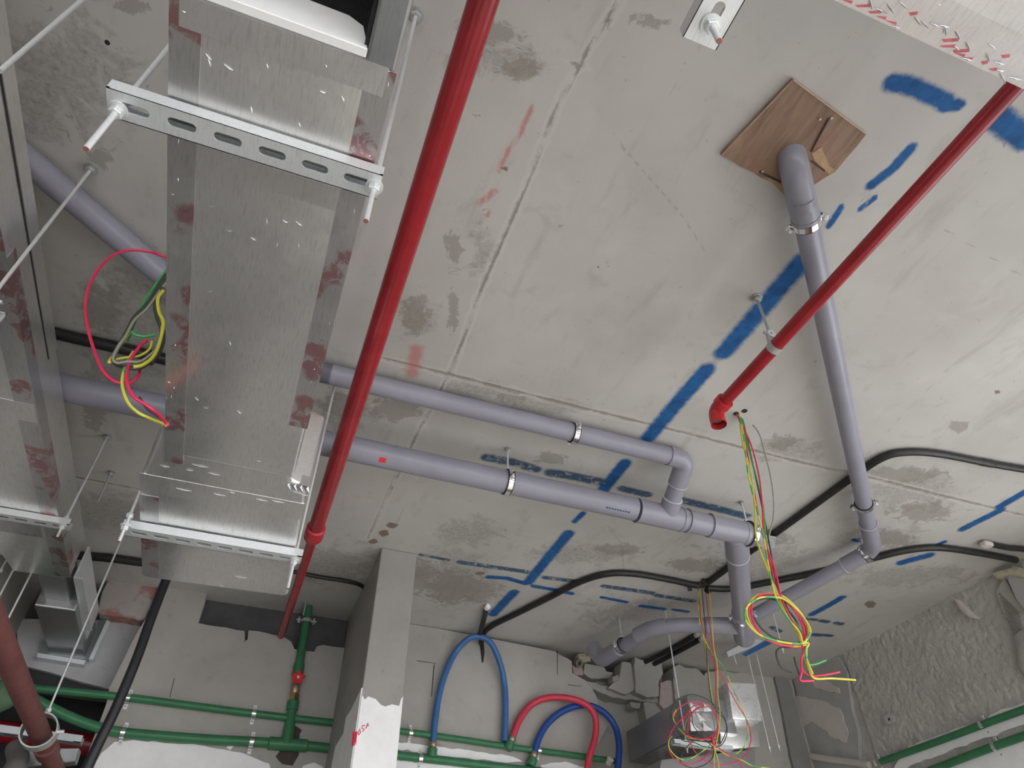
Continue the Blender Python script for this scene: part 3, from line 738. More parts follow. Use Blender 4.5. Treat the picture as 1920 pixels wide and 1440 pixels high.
# central duct
zd = 2.485; zt = 2.70
cd = thing('foil_duct', 'central foil wrapped air duct widening into a box at its far end', 'air duct', (-.13, 1.2, zd))
def chan(P2, z0, z1, bev, mat, name, par, seg=3): return obj(name, bevel_vf(prism(P2, 'z', z0, z1), bev, seg), mat, par, True, auto=50)
xa, xb = -.271, -.001
body = chan([(xa, .405), (xb - .006, .405), (xb, .60), (xb - .002, 1.37), (xa - .004, 1.37), (xa, .8)], zd, zt, .008, 'foil_duct', 'duct_body', cd)
bx_ = chan([(-.282, 1.275), (-.02, 1.30), (-.006, 1.388), (.034, 1.404), (.060, 1.975), (.05, 1.985), (-.318, 2.0), (-.326, 1.99), (-.327, 1.505)], zd + .002, zt + .006, .010, 'foil_duct', 'end_box', cd)
# the pale vertical face of the box beside the narrower duct
# tape bands along the corners
tp = .0006
strip('foil_tape', (xa - .0015, .41, zd - tp), (xa + .036, 1.40, zd + .002), 'foil_tape', body)
strip('foil_tape', (xb - .036, .41, zd - tp), (xb + .0008, 1.18, zd + .002), 'foil_tape', body)
strip('foil_tape', (xa - .0012, .41, zd), (xa + .002, 1.27, zd + .045), 'foil_tape', body)
strip('foil_tape', (xa + .01, .406, zd - tp * 1.4), (xb - .01, .445, zd + .002), 'foil_duct', body)
strip('foil_tape', (xa - .002, .600, zd - tp * .8), (xb + .001, .640, zd + .002), 'foil_duct', body)
strip('foil_tape', (-.278, 1.27, zd + .0014), (-.012, 1.345, zd + .003), 'foil_duct', bx_)
strip('foil_tape', (-.326, 1.47, zd + .0014), (.036, 1.545, zd + .003), 'foil_duct', bx_)
strip('foil_tape', (-.327, 1.56, zd + .0014), (-.285, 1.985, zd + .003), 'foil_tape', bx_)
strip('foil_tape', (-.008, 1.396, zd + .004), (.033, 1.41, zd + .03), 'foil_tape', bx_)
# crinkled corner of tape under the pale face
cr = []
for k in range(7):
    a = np.array([-.012 + k * .007, 1.398 + .002 * (k % 2), zd - .002]); b = a + np.array([.009, .012, -.003 + .004 * (k % 2)]); c = a + np.array([.001, .014, .012])
    cr.append(([tuple(a), tuple(b), tuple(c), tuple(a + np.array([.003, -.002, .006]))], [(0, 1, 2), (0, 2, 3), (0, 3, 1), (1, 3, 2)]))
obj('tape_crinkle', join(*cr), 'foil_bright', bx_)
# small bright creases shaped in for the glints and white scratches of the foil
crs = [(400, 385), (500, 410), (530, 413), (555, 415), (435, 433), (470, 445), (520, 455), (560, 457), (398, 545), (430, 640), (385, 100), (390, 110), (420, 120), (610, 120), (640, 180), (600, 170), (470, 200), (560, 230), (365, 745), (390, 765), (445, 770), (500, 120)]
for k, (x, y) in enumerate(crs):
    a = PZ(x, y, zd - .0006); an_ = random.uniform(0, 3.1); L = random.uniform(.004, .012)
    b = a + np.array([math.cos(an_) * L, math.sin(an_) * L, 0])
    obj('crease_glint', tube([a, (a + b) / 2 + np.array([.0008, .0008, -.0010]), b], [.0002, .0006, .0002], 5), 'foil_shiny', body)
for k in range(20):
    sx = k % 2; a = np.array([(xa + .003 if sx == 0 else xb - .004) + random.uniform(-.002, .012 if sx == 0 else 0) - (0 if sx == 0 else random.uniform(0, .01)), random.uniform(.42, 1.33), zd - .0007])
    L = random.uniform(.004, .011); an_ = random.uniform(-.6, .6) + (math.pi / 2 if k % 3 else 0)
    b = a + np.array([math.cos(an_) * L * .5, math.sin(an_) * L, 0])
    obj('crease_glint', tube([a, (a + b) / 2 + np.array([0, 0, -.0010]), b], [.0002, .0006, .0002], 5), 'foil_shiny', body)
for k, (x, y) in enumerate(((330, 915), (350, 880), (390, 886), (400, 925), (430, 922), (480, 935), (510, 938), (360, 870), (300, 872), (470, 860), (545, 920), (560, 925), (440, 1080), (410, 1098))):
    a = PZ(x, y, zd + .0012); L = random.uniform(.012, .035); b = a + np.array([L, L * .05, 0])
    obj('crease_glint', tube([a, (a + b) / 2 + np.array([0, .0008, -.0010]), b], [.0003, .0009, .0003], 5), 'foil_shiny', bx_)
# forward part: bottom opening with white lip and black lining
obj('duct_side', box((xb - .040, -.45, zd), (xb - .002, .41, zt), .004), 'sheet_steel', cd)
obj('duct_side', box((xa, -.45, zd), (xa + .02, .41, zt), .004), 'foil_duct', cd)
obj('duct_top', box((xa, -.45, zt - .02), (xb - .002, .41, zt)), 'black_lining', cd)
obj('end_panel', box((xa, -.47, zd), (xb, -.45, zt)), 'foil_duct', cd)
obj('lining', join(box((xa + .02, -.45, zd + .01), (xa + .026, .40, zt - .02)), box((xb - .046, -.45, zd + .01), (xb - .040, .40, zt - .02)), box((xa + .026, .397, zd + .05), (xb - .046, .403, zt - .02))), 'black_lining', cd)
lip = bevel_vf(prism([(xa + .012, zd + .001), (xb - .040, zd + .001), (xb - .054, zd + .062), (xb - .075, zd + .078), (xa + .012, zd + .082)], 'y', .392, .404), .001, 1)
obj('opening_lip', lip, 'cardboard_inside', cd)

# left duct
ld = thing('foil_duct', 'left foil wrapped air duct running along the edge of the picture', 'air duct', (-.9, 1.5, 2.76))
z1 = 2.765; xs = -.672
zt1 = min(2.905, float(PX(147, 900, xs)[2]))
lb = chan([(-1.22, -.4), (xs - .002, -.4), (xs, 1.75), (xs, 2.69), (xs - .02, 2.735), (-.86, 2.735), (-.88, 2.62), (-1.22, 2.62)], z1, zt1, .008, 'foil_duct', 'duct_body', ld)
strip('side_flange', (xs - .022, -.4, zt1 - .045), (xs + .0035, 1.62, zt1 - .002), 'foil_duct', lb)
strip('flange_gap', (xs - .01, -.4, zt1 - .049), (xs + .0010, 1.62, zt1 - .045), 'black_lining', lb)
strip('foil_tape', (xs - .05, .9, z1 - tp), (xs + .001, 2.72, z1 + .002), 'foil_tape', lb)
strip('foil_tape', (xs - .006, 1.2, z1), (xs + .0012, 2.70, z1 + .04), 'foil_tape', lb)
strip('foil_tape', (-1.22, 1.70, z1 - tp * 1.4), (xs - .004, 1.78, z1 + .002), 'foil_duct', lb)
strip('foil_tape', (-1.22, 2.36, z1 - tp * 1.4), (xs - .06, 2.44, z1 + .002), 'foil_bright', lb)
# flexible collar and the small duct that goes on through the wall
sx0, sx1 = float(PZ(64, 1135, 2.77)[0]), float(PZ(131, 1148, 2.77)[0])
sy = float(PZ(100, 1140, 2.77)[1])
sd_ = thing('branch_duct', 'small sheet steel duct stub entering the wall behind the left duct', 'air duct', (sx0, sy, 2.77))
obj('duct_body', box((sx0, sy, 2.77), (sx1 + .02, 3.55, 2.90), .005), 'sheet_steel', sd_)
obj('collar', box((sx0 + .02, 2.73, 2.80), (sx1 - .01, sy + .01, 2.90), .01), 'foil_dark', sd_)
obj('front_face', box((sx0 + .002, sy - .004, 2.772), (sx1 + .016, sy + .002, 2.812), .002), 'foil_bright', sd_)
obj('side_angle', box((sx1 + .02, 2.80, 2.80), (sx1 + .028, 3.40, 2.93)), 'galvanised', sd_)
obj('side_angle', box((sx1 + .028, 2.80, 2.80), (sx1 + .052, 3.30, 2.806)), 'galvanised', sd_)
fl = px_y([(72, 1228), (162, 1242), (158, 1250), (70, 1236)], YB + .075)
obj('flange_angle', prism(fl, 'y', YB + .05, YB + .10), 'galvanised', sd_)
fl = px_y([(201, 1166), (207, 1170), (175, 1240), (167, 1240)], YB + .075)
obj('flange_angle', prism(fl, 'y', YB + .05, YB + .10), 'galvanised', sd_)
fl = px_y([(80, 1205), (160, 1216), (196, 1155), (183, 1152), (140, 1210)], YB + .085)
obj('flange_plate', prism(px_y([(74, 1200), (160, 1212), (196, 1152), (205, 1160), (168, 1238), (72, 1224)], YB + .088), 'y', YB + .088, YB + .10), 'sheet_steel', sd_)

# top right duct
td = thing('foil_duct', 'bright foil wrapped air duct in the top right corner with red printed tape', 'air duct', (1.0, -.1, 2.5))
tz = 2.50; ty = float(PZ(1740, 80, tz)[1])
tb = obj('duct_body', box((.05, -.42, tz), (2.2, ty, tz + .24), .006), 'foil_bright', td, True)
strip('foil_tape', (.05, ty - .048, tz - tp), (2.2, ty + .0012, tz + .002), 'foil_tape_red', tb)
strip('foil_tape', (.05, ty - .03, tz), (2.2, ty + .0016, tz + .05), 'foil_tape_red', tb)
for x, y, L in ((1585, 6, .03), (1618, 12, .034), (1640, 24, .03), (1650, 36, .026), (1668, 46, .03), (1712, 26, .02), (1782, 76, .036), (1776, 88, .034), (1802, 96, .036), (1796, 106, .03),
                (1815, 112, .02), (1846, 118, .016), (1885, 106, .02), (1860, 132, .02)):
    w_ = L * 900
    q = [PZ(x - w_ / 2, y - 3, tz), PZ(x + w_ / 2, y - 5, tz), PZ(x + w_ / 2 - 2, y + 1, tz), PZ(x - w_ / 2 + 3, y + 3, tz)]
    for v in q: v[1] = min(v[1], ty - .002)
    kz = tz - tp - .0002 - .00003 * (x % 7)
    obj('tape_print', prism([(v[0], v[1]) for v in q], 'z', kz, tz - tp + .0001), 'tape_ink', tb)
for k in range(26):
    x = .46 + k * .0125 + random.uniform(-.003, .003)
    L = random.uniform(.006, .02)
    a = np.array([x, ty - random.uniform(.0, .028), tz - .0022]); b = a + np.array([L, random.uniform(-.004, .008), -.001])
    obj('tape_wrinkle', tube([a, (a + b) / 2 + np.array([0, 0, -.0012]), b], [.0004, .0011, .0003], 5), 'foil_bright', tb)

# ------------------------------------------------------------------ red sprinkler pipes
zr = 2.875
rp = thing('sprinkler_pipe', 'large glossy red fire sprinkler pipe beside the central duct', 'pipe', (.12, 1.2, zr))
xr0 = float(PZ(770, 430, zr)[0])
obj('pipe', tube([(xr0 - .003, -.6, zr), (xr0 + .003, 2.28, zr)], .0268, 28), 'red_paint', rp, True)
obj('coupling', turned((xr0 + .003, 2.25, zr), (0, 1, 0), [(0, .0285), (.004, .0335), (.05, .0345), (.068, .0345), (.082, .029), (.098, .0205), (.102, .017)], 28), 'red_fitting', rp, True)
obj('pipe', tube([(xr0 + .003, 2.33, zr), (xr0 + .010, 4.1, zr + .115)], .0172, 20), 'red_paint', rp, True)
def band_hanger(label, top, c, axis, r, group=None):
    t = thing('pipe_hanger', label, 'pipe hanger', tuple(c), group)
    c = np.array(c, float)
    obj('hanger_band', ring(c, axis, r, r + .0016, .020, 32), 'zinc_old', t, True)
    zlug = c[2] + r + .030
    for s in (-1, 1):
        ax = np.array(axis, float); ax /= np.linalg.norm(ax); sd = np.cross((0, 0, 1.), ax)
        q = c + np.array([0, 0, r * .55]) + sd * s * r * .80; e = np.array([c[0], c[1], zlug]) + sd * s * .009
        obj('band_strap', tube([q, e], [.0045, .0045], 6), 'zinc_old', t)
    obj('bolt', tube([(c[0], c[1], zlug) - np.cross((0, 0, 1.), axis) * .02, (c[0], c[1], zlug) + np.cross((0, 0, 1.), axis) * .02], .0045, 8), 'zinc_old', t)
    obj('eye_nut', ring((c[0], c[1], zlug), (0, 1, .2), .0045, .0115, .012, 18), 'zinc', t, True)
    rod((top[0], top[1], HC), zlug + .006, .0042, 'threaded_rod', t, 'zinc_old')
    ceiling_anchor((top[0], top[1], HC), t, .012)
    return t
zq = 2.90
R0 = PZ(1890, 178, zq); R1 = PZ(1348, 762, zq); xq = (R0[0] + R1[0]) / 2
r2 = thing('sprinkler_pipe', 'thinner red sprinkler pipe ending in an open elbow on the right', 'pipe', (xq, .7, zq))
obj('pipe', tube([(xq, -.8, zq), (xq, R1[1] - .01, zq)], .0178, 24), 'red_paint', r2, True)
# elbow turned down toward the floor
ye = R1[1]
el = round_path([(xq, ye - .03, zq), (xq, ye + .022, zq), (xq, ye + .022, zq - .052)], .03)
obj('elbow', tube(el, .0225, 24, caps=False), 'red_fitting', r2, True)
obj('elbow_collar', ring((xq, ye - .018, zq), (0, 1, 0), .0175, .0255, .022, 28), 'red_fitting', r2, True)
obj('elbow_rim', ring((xq, ye + .022, zq - .050), (0, 0, 1), .0165, .0258, .022, 28), 'red_fitting', r2, True)
obj('bore', turned((xq, ye + .022, zq - .030), (0, 0, 1), [(0, .0175), (.004, .0175)], 20), 'iron_inside', r2)
cpt = PZ(1445, 648, zq)
top = PZ(1418, 535)
band_hanger('galvanised band hanger holding the thinner red pipe under the blue line', (xq, cpt[1]), (xq, cpt[1], zq), (0, 1, 0), .0182)

# ------------------------------------------------------------------ grey plastic drain pipes
dp = thing('drain_pipe', 'grey plastic drain pipework with two joined runs crossing the ceiling', 'drain pipe', (.9, 1.8, 2.95))
zm = 2.955; rm = .0415
M0 = PZ(60, 735, zm); M1 = PZ(1190, 955, zm); M2 = PZ(1410, 1002, zm)
dv = (M2 - M1) / np.linalg.norm(M2 - M1)
M0 = M1 - dv * 1.95 * 1.0
ym = lambda x: M1[1] + (x - M1[0]) * dv[1] / dv[0]
main = obj('main_pipe', tube([(-1.9, ym(-1.9), zm), tuple(M1)], rm, 32), 'pvc_grey', dp, True)
def sleeve(name, a, d, L, r, par, lip=.0028):
    return obj(name, turned(a, d, [(0, r + .001), (.002, r + lip), (L - .002, r + lip), (L, r + .001)], 32, True), 'pvc_fitting', par, True)
T1 = PZ(1195, 957, zm); T1e = PZ(1282, 975, zm)
tee = sleeve('tee_fitting', tuple(T1), dv, float(np.linalg.norm(T1e - T1)), rm, dp)
obj('main_pipe', tube([tuple(T1e - dv * .02), tuple(PZ(1340, 988, zm))], rm, 32), 'pvc_grey', dp, True)
T2 = PZ(1330, 986, zm); T2e = PZ(1392, 999, zm)
tee2 = sleeve('tee_fitting', tuple(T2), dv, float(np.linalg.norm(T2e - T2)) + .02, rm, dp)
for px in ((1195, 957), (1276, 974), (1288, 976), (1330, 985)):
    c = PZ(*px, zm); obj('joint_ring', ring(c, dv, rm, rm + .0045, .006, 36), 'pvc_fitting', dp, True)
E0 = PZ(1392, 999, zm)
obj('end_plug', turned(tuple(E0), dv, [(0, rm + .004), (.04, rm + .004), (.045, rm), (.06, rm * .96), (.062, rm * .6)], 32), 'pvc_fitting', dp, True)
# upper run: elbow and drop into the tee
zu = 3.055; ru = .0318
U1 = PZ(1255, 855, zu); U0 = PZ(620, 702, zu); du = (U1 - U0) / np.linalg.norm(U1 - U0)
Ue = PZ(1282, 862, zu)
K = PZ(1240, 965, zm + rm * .6)
kk = np.array([Ue[0] + .008, Ue[1], zu])
jt = np.array([K[0], ym(K[0]), zm])
# elbow bends toward the main run and drops to it
upl = obj('upper_pipe', tube([tuple(U0 - du * .12), tuple(U1)], ru, 28), 'pvc_grey', dp, True)
el = round_path([tuple(U1 - du * .005), tuple(kk), tuple(kk + (jt - kk) * .42)], .055, 9)
obj('elbow', tube(el, ru + .0035, 28), 'pvc_fitting', dp, True)
obj('branch_pipe', tube([tuple(kk + (jt - kk) * .38), tuple(jt)], ru, 28), 'pvc_grey', dp, True)
bd = (jt - kk) / np.linalg.norm(jt - kk)
sleeve('branch_socket', tuple(kk + (jt - kk) * .68), bd, float(np.linalg.norm(jt - kk)) * .3, ru, dp, .004)
obj('joint_line', ring(kk + (jt - kk) * .425, bd, ru, ru + .0045, .0016, 36), 'pvc_line', dp, True)
obj('joint_line', ring(kk + (jt - kk) * .675, bd, ru, ru + .0055, .0016, 36), 'pvc_line', dp, True)
# left part of the upper run turns off diagonally over the left duct
G0 = PZ(50, 300, zu); G1_ = PZ(310, 520, zu); gd = (G1_ - G0) / np.linalg.norm(G1_ - G0)
# meet of both lines in plan
A2 = np.array([[gd[0], du[0]], [gd[1], du[1]]]); s_ = np.linalg.solve(A2, (U0 - G1_)[:2])
J = G1_ + gd * s_[0]
obj('diagonal_pipe', tube([tuple(G0 - gd * .5), tuple(J - gd * .05)], ru, 28), 'pvc_grey', dp, True)
obj('elbow', tube(round_path([tuple(J - gd * .09), tuple(J), tuple(J + du * .09)], .06), ru + .0035, 28), 'pvc_fitting', dp, True)
obj('upper_pipe', tube([tuple(J + du * .06), tuple(U0)], ru, 28), 'pvc_grey', dp, True)
# faint factory print on the main pipe
for k in range(9):
    c = PZ(1150 + k * 5.2, 942 + k * 1.1, zm - rm)
    q = np.array([c[0], ym(c[0]), zm]); e = np.array([0, -.55, -.83]); e /= np.linalg.norm(e)
    a = q + e * (rm + .0002)
    obj('pipe_print', box(a - [.003, .003, .001], a + [.003, .003, .001]), 'pvc_print', main)
# branch from the second tee to the wall junction
zb = 2.90
B0 = PZ(1362, 1010, zm); B0 = np.array([B0[0], ym(B0[0]), zm])
B1 = PZ(1392, 1150, 2.93)
rb = .0425
bd2 = (B1 - B0) / np.linalg.norm(B1 - B0)
obj('cross_pipe', tube([tuple(B0), tuple(B1 + bd2 * .05)], rb, 28), 'pvc_grey', dp, True)
sleeve('branch_socket', tuple(B0 + bd2 * .02), bd2, .16, rb, dp, .004)
obj('joint_line', ring(B0 + bd2 * .182, bd2, rb, rb + .0052, .0016, 36), 'pvc_line', dp, True)
# junction block at the wall with outlets both ways
B2 = B1 + bd2 * .26
obj('tee_fitting', tube([tuple(B1), tuple(B2)], rb + .006, 28), 'pvc_fitting', dp, True)
c = (B1 + B2) / 2
L1 = PZ(1270, 1172, 2.95); L2 = PZ(1215, 1178, 2.955); L3 = PZ(1130, 1236, 2.95)
obj('side_pipe', tube(round_path([tuple(c), tuple(L1), tuple(L2 + np.array([.02, 0, 0])), tuple(L3)], .05, 8), .034, 24), 'pvc_grey', dp, True)
d_ = (L1 - c) / np.linalg.norm(L1 - c)
sleeve('branch_socket', tuple(c), d_, .17, .034, dp, .004)
d3 = (L3 - L2) / np.linalg.norm(L3 - L2)
obj('elbow', tube(round_path([tuple(L1 + (L2 - L1) * .35), tuple(L2 + np.array([.02, 0, 0])), tuple(L2 + d3 * .09)], .05, 8), .038, 24), 'pvc_fitting', dp, True)
sleeve('branch_socket', tuple(L3 - d3 * .16), d3, .13, .034, dp, .005)
obj('elbow', tube(round_path([tuple(L3 - d3 * .04), tuple(L3 + d3 * .01), tuple(L3 + np.array([-.02, .06, .08]))], .05, 8), .039, 24), 'pvc_fitting', dp, True)
# right hand riser pipe from the plywood patch, bending to the junction
rr_ = .0295
zz = 3.035
V0 = PZ(1485, 285, HC); Va = PZ(1503, 372, zz); Vb = PZ(1628, 985, zz); Vc = PZ(1638, 1030, zz)
vd = (Vb - Va) / np.linalg.norm(Vb - Va)
obj('riser_pipe', tube([tuple(Va), tuple(Vb)], rr_, 26), 'pvc_grey', dp, True)
obj('elbow', tube(round_path([(V0[0], V0[1], HC + .03), (V0[0], V0[1] + .012, HC - .045), tuple(Va + vd * .06)], .07, 9), rr_ + .004, 26), 'pvc_fitting', dp, True)
obj('socket_rim', ring(Va + vd * .06, vd, rr_, rr_ + .0055, .008, 30), 'pvc_fitting', dp, True)
Vd = c + np.array([.02, -.02, .03])
d4 = (Vd - Vc) / np.linalg.norm(Vd - Vc)
obj('elbow', tube(round_path([tuple(Vb - vd * .02), tuple(Vc), tuple(Vc + d4 * .14)], .06, 9), rr_ + .004, 26), 'pvc_fitting', dp, True)
obj('return_pipe', tube([tuple(Vc + d4 * .1), tuple(Vd)], rr_, 26), 'pvc_grey', dp, True)
obj('joint_line', ring(Vc + d4 * .142, d4, rr_, rr_ + .005, .0016, 30), 'pvc_line', dp, True)
obj('joint_line', ring(Vb - vd * .018, vd, rr_, rr_ + .005, .0016, 30), 'pvc_line', dp, True)
obj('joint_line', ring(Vc + d4 * .05, d4, rr_, rr_ + .005, .0016, 30), 'pvc_line', dp, True)

obj('red_sticker', ring((float(PZ(704, 886, zm)[0]), ym(float(PZ(704, 886, zm)[0])), zm), dv, rm + .0002, rm + .0008, .022, 6, 2.35, 2.75), 'red_handle', main)
mp = thing('mounting_plate', 'small galvanised plate with hooks behind the plugged pipe end', 'bracket', tuple(PZ(1450, 1015, 3.07)))
Q_ = [PZ(1415, 1000, 3.06), PZ(1456, 1008, 3.06), PZ(1450, 1030, 3.06), PZ(1412, 1022, 3.06)]
obj('plate', prism([(p[0], p[1]) for p in Q_], 'z', 3.058, 3.064), 'galvanised', mp)
for x_, y_ in ((1458, 1010), (1454, 1027)):
    obj('hook', tube([PZ(x_ - 8, y_ - 1, 3.06), PZ(x_, y_, 3.055), PZ(x_ + 6, y_ + 2, 3.06)], .004, 8), 'zinc_old', mp, True)
obj('stay', box(PZ(1430, 1014, 3.064) - [.008, .008, 0], PZ(1430, 1014, 3.064) + [.008, .008, .0355]), 'zinc_old', mp)
an = thing('drop_in_anchor', 'small dark anchor hole in the ceiling near the top left', 'anchor', tuple(PZ(201, 80)))
obj('anchor_sleeve', ring(PZ(201, 80, HC - .003), (0, 0, 1), .005, .009, .006, 14), 'zinc_old', an, True)
obj('anchor_bore', turned(PZ(201, 80, HC - .001), (0, 0, 1), [(0, .0055), (.0008, .0055)], 10), 'rubber_black', an)
def pipe_clamp(label, c, axis, r, top=None, lugs=True):
    """rubber lined two screw clamp"""
    c = np.array(c, float); ax = np.array(axis, float); ax /= np.linalg.norm(ax)
    t = thing('pipe_clamp', label, 'pipe clamp', tuple(c), 'rubber lined clamps on the grey drain pipes')
    obj('rubber_liner', ring(c, ax, r, r + .0035, .024, 36), 'rubber_black', t, True)
    obj('clamp_band', ring(c, ax, r + .0034, r + .0052, .017, 36), 'chrome', t, True)
    sd = np.cross((0, 0, 1.), ax); sd /= np.linalg.norm(sd)
    for s in (-1, 1):
        q = c + sd * s * (r + .004)
        lug = q + sd * s * .012
        lo = np.minimum(q, lug) - np.array([.004, .004, .006]); hi = np.maximum(q, lug) + np.array([.004, .004, .006])
        obj('lug', box(lo, hi, .002), 'chrome', t)
        obj('screw', turned(q + sd * s * .009 + np.array([0, 0, -.016]), (0, 0, 1), [(0, .0035), (.004, .0055), (.006, .003), (.03, .003)], 10), 'zinc', t)
    if top is None: top = (c[0], c[1])
    rod((top[0], top[1], HC), c[2] + r + .004, .0036, 'hanger_rod', t, 'zinc')
    obj('socket_nut', hexnut((c[0], c[1], c[2] + r + .010), (0, 0, 1), .009, .012), 'zinc', t)
    ceiling_anchor((top[0], top[1], HC), t, .009)
    return t
x_ = PZ(948, 910, zm)[0]; pipe_clamp('clamp on the lower grey main pipe, hung on a short rod', (x_, ym(x_), zm), dv, rm)
c1 = PZ(1078, 810, zu); pipe_clamp('clamp on the upper grey pipe between red pipe and elbow', tuple(U0 + du * float((c1 - U0) @ du)), du, ru)
c1 = PZ(1405, 1002, zm); pipe_clamp('clamp at the plugged end of the lower main pipe', (c1[0], ym(c1[0]), zm), dv, rm + .004)
c1 = PZ(1516, 415, zz); pipe_clamp('clamp on the riser pipe just below the plywood patch', tuple(Va + vd * float((c1 - Va) @ vd)), vd, rr_)
c1 = PZ(1622, 945, zz); pipe_clamp('clamp near the lower end of the riser pipe above its elbow', tuple(Va + vd * float((c1 - Va) @ vd)), vd, rr_)
pipe_clamp('clamp around the elbow where the riser pipe turns back to the wall', tuple(Vc + d4 * .035), d4, rr_ + .004)
pipe_clamp('clamp on the cross pipe close to the wall junction', tuple(B1 + bd2 * .02), bd2, rb + .001)
pipe_clamp('clamp on the grey side pipe above the broken blocks', tuple(L3 - d3 * .19), d3, .0342)

# ------------------------------------------------------------------ plywood patch nailed to the soffit
def build_ply():
    C4 = [PZ(1352, 292, HC - .012), PZ(1487, 150, HC - .012), PZ(1624, 252, HC - .012), PZ(1570, 318, HC - .012), PZ(1534, 342, HC - .012), PZ(1480, 375, HC - .012), PZ(1465, 352, HC - .012)]
    t = thing('plywood_patch', 'square brown plywood offcut on the ceiling around the grey pipe elbow', 'wood board', tuple(np.mean(C4, 0)))
    P2 = [(p[0], p[1]) for p in C4]
    obj('board', prism(jag(P2, .03, .0015, keep=(0, 1)), 'z', HC - .012, HC - .001), 'plywood', t)
    a, b, c = C4[0], C4[1], C4[2]
    for u, w in ((a, b), (b, c)):
        d = (w - u) / np.linalg.norm(w - u); nn = np.array([-d[1], d[0], 0])
        V, Fc = tube([u + d * .002 + [0, 0, -.0005], w - d * .002 + [0, 0, -.0005]], .0016, 4); obj('veneer_edge', (V, Fc), 'plywood_edge', t)
    for pl in ([(1470, 340), (1490, 350), (1490, 372), (1478, 372), (1440, 336), (1425, 330)], [(1522, 288), (1540, 276), (1556, 312), (1568, 322), (1556, 328), (1528, 302)]):
        q = [PZ(x, y, HC - .0135) for x, y in pl]; obj('torn_veneer', prism([(p[0], p[1]) for p in q], 'z', HC - .0135, HC - .011), 'ply_core', t)
    for s in ([(1554, 222), (1521, 284)], [(1424, 322), (1464, 342)], [(1522, 302), (1546, 320)]):
        q = [PZ(x, y, HC - .0138) for x, y in s]; obj('split', tube(q, .0022, 5), 'timber_dark', t)
    for x, y in ((1538, 224), (1560, 222), (1430, 322)):
        obj('nail', turned(PZ(x, y, HC - .016), (0, 0, 1), [(0, .003), (.004, .003)], 8), 'zinc_old', t)
    obj('hole_rim', ring((V0[0], V0[1], HC - .013), (0, 0, 1), rr_ + .001, rr_ + .010, .002, 20), 'timber_dark', t)
build_ply()

# ------------------------------------------------------------------ black conduits and cables
def conduit(label, pts, r, z=None, name='black_conduit', mat='conduit_black', kk=8, cat='conduit', couplers=()):
    z = HC - r - .0015 if z is None else z
    P = [PZ(*p, z) if len(p) == 2 else PZ(p[0], p[1], p[2]) for p in pts]
    t = thing(name, label, cat, tuple(P[len(P) // 2]))
    sp = smooth_path(P, kk)
    obj('tube', tube(sp, r, 14), mat, t, True)
    for i in couplers:
        a = P[i]; d = P[min(i + 1, len(P) - 1)] - P[max(i - 1, 0)]; d /= np.linalg.norm(d)
        obj('coupler', turned(a - d * .03, d, [(0, r), (.003, r * 1.08), (.057, r * 1.08), (.06, r)], 16), mat, t, True)
    return t
conduit('black conduit curving from the right edge to the small junction box', [(2330, 942), (2150, 914), (1990, 890), (1920, 880), (1850, 868), (1760, 851), (1700, 848), (1655, 858), (1600, 894), (1520, 952), (1440, 1010), (1385, 1050), (1328, 1092)], .0135, couplers=(4,))
conduit('black conduit from junction box behind the grey pipes to the right wall', [(1326, 1103), (1372, 1104), (1450, 1090), (1550, 1070), (1640, 1046), (1700, 1032), (1760, 1027), (1830, 1036), (1905, 1050)], .0145)
conduit('black conduit arching from junction box down to the back wall', [(1306, 1098), (1250, 1086), (1190, 1076), (1140, 1076), (1090, 1090), (1030, 1120), (970, 1150), (925, 1172), (906, 1188, HC - .03), (902, 1206, 3.04)], .0145)
conduit('thick dark conduit between the two left ducts above the wire coil', [(60, 615), (150, 636), (230, 654), (320, 676), (450, 700)], .018, HC - .02)
conduit('dark conduit along the ceiling edge behind the left ducts', [(120, 1040), (200, 1046), (260, 1054), (330, 1062), (450, 1075)], .018, HC - .02)
conduit('thin dark cable between the red pipe and the column', [(540, 1070), (600, 1082), (650, 1090), (680, 1100), (700, 1125)], .009, HC - .01)
k1 = conduit('short black conduit end at the right edge with a cement lump', [(1990, 1042), (1920, 1030), (1890, 1027), (1855, 1020)], .0125)
obj('cement_lump', bevel_vf(box(PZ(1850, 1020, 3.085) - [.03, .02, .016], PZ(1850, 1020, 3.085) + [.02, .02, .008]), .012, 3), 'plaster_chip', k1, True)
k2 = [conduit('left one of two parallel conduit stubs above the broken blocks', [(1200, 1246, 3.07), (1255, 1219), (1303, 1192)], .013),
      conduit('right one of two parallel conduit stubs above the broken blocks', [(1213, 1252, 3.06), (1262, 1227), (1312, 1200)], .013)]
for i, (x, y) in enumerate(((1305, 1191), (1314, 1199))):
    obj('end_cap', turned(PZ(x, y, HC - .0145), PZ(1303, 1192, HC - .012) - PZ(1255, 1219, HC - .012), [(-.004, .0142), (.012, .0145), (.016, .012)], 12), 'rubble', k2[i], True)
k3 = conduit('short conduit stub with white cap beside the blue hose arch', [(912, 1140), (908, 1158), (900, 1188, 3.06)], .013)
obj('end_cap', turned(PZ(913, 1139, HC - .0145), (.1, -1, 0), [(-.006, .0142), (.012, .0142), (.016, .012)], 14), 'white_skim', k3, True)
# chased conduit drop in the wall under the arch
o = obj('conduit_tail', tube([PY(903, 1205, YB - .004), PY(905, 1222, YB - .004), PY(905, 1242, YB - .002)], [.011, .01, .004], 10), 'conduit_black', None, True); tag(o, 'black conduit tail set in the wall inside the blue arch', 'conduit')
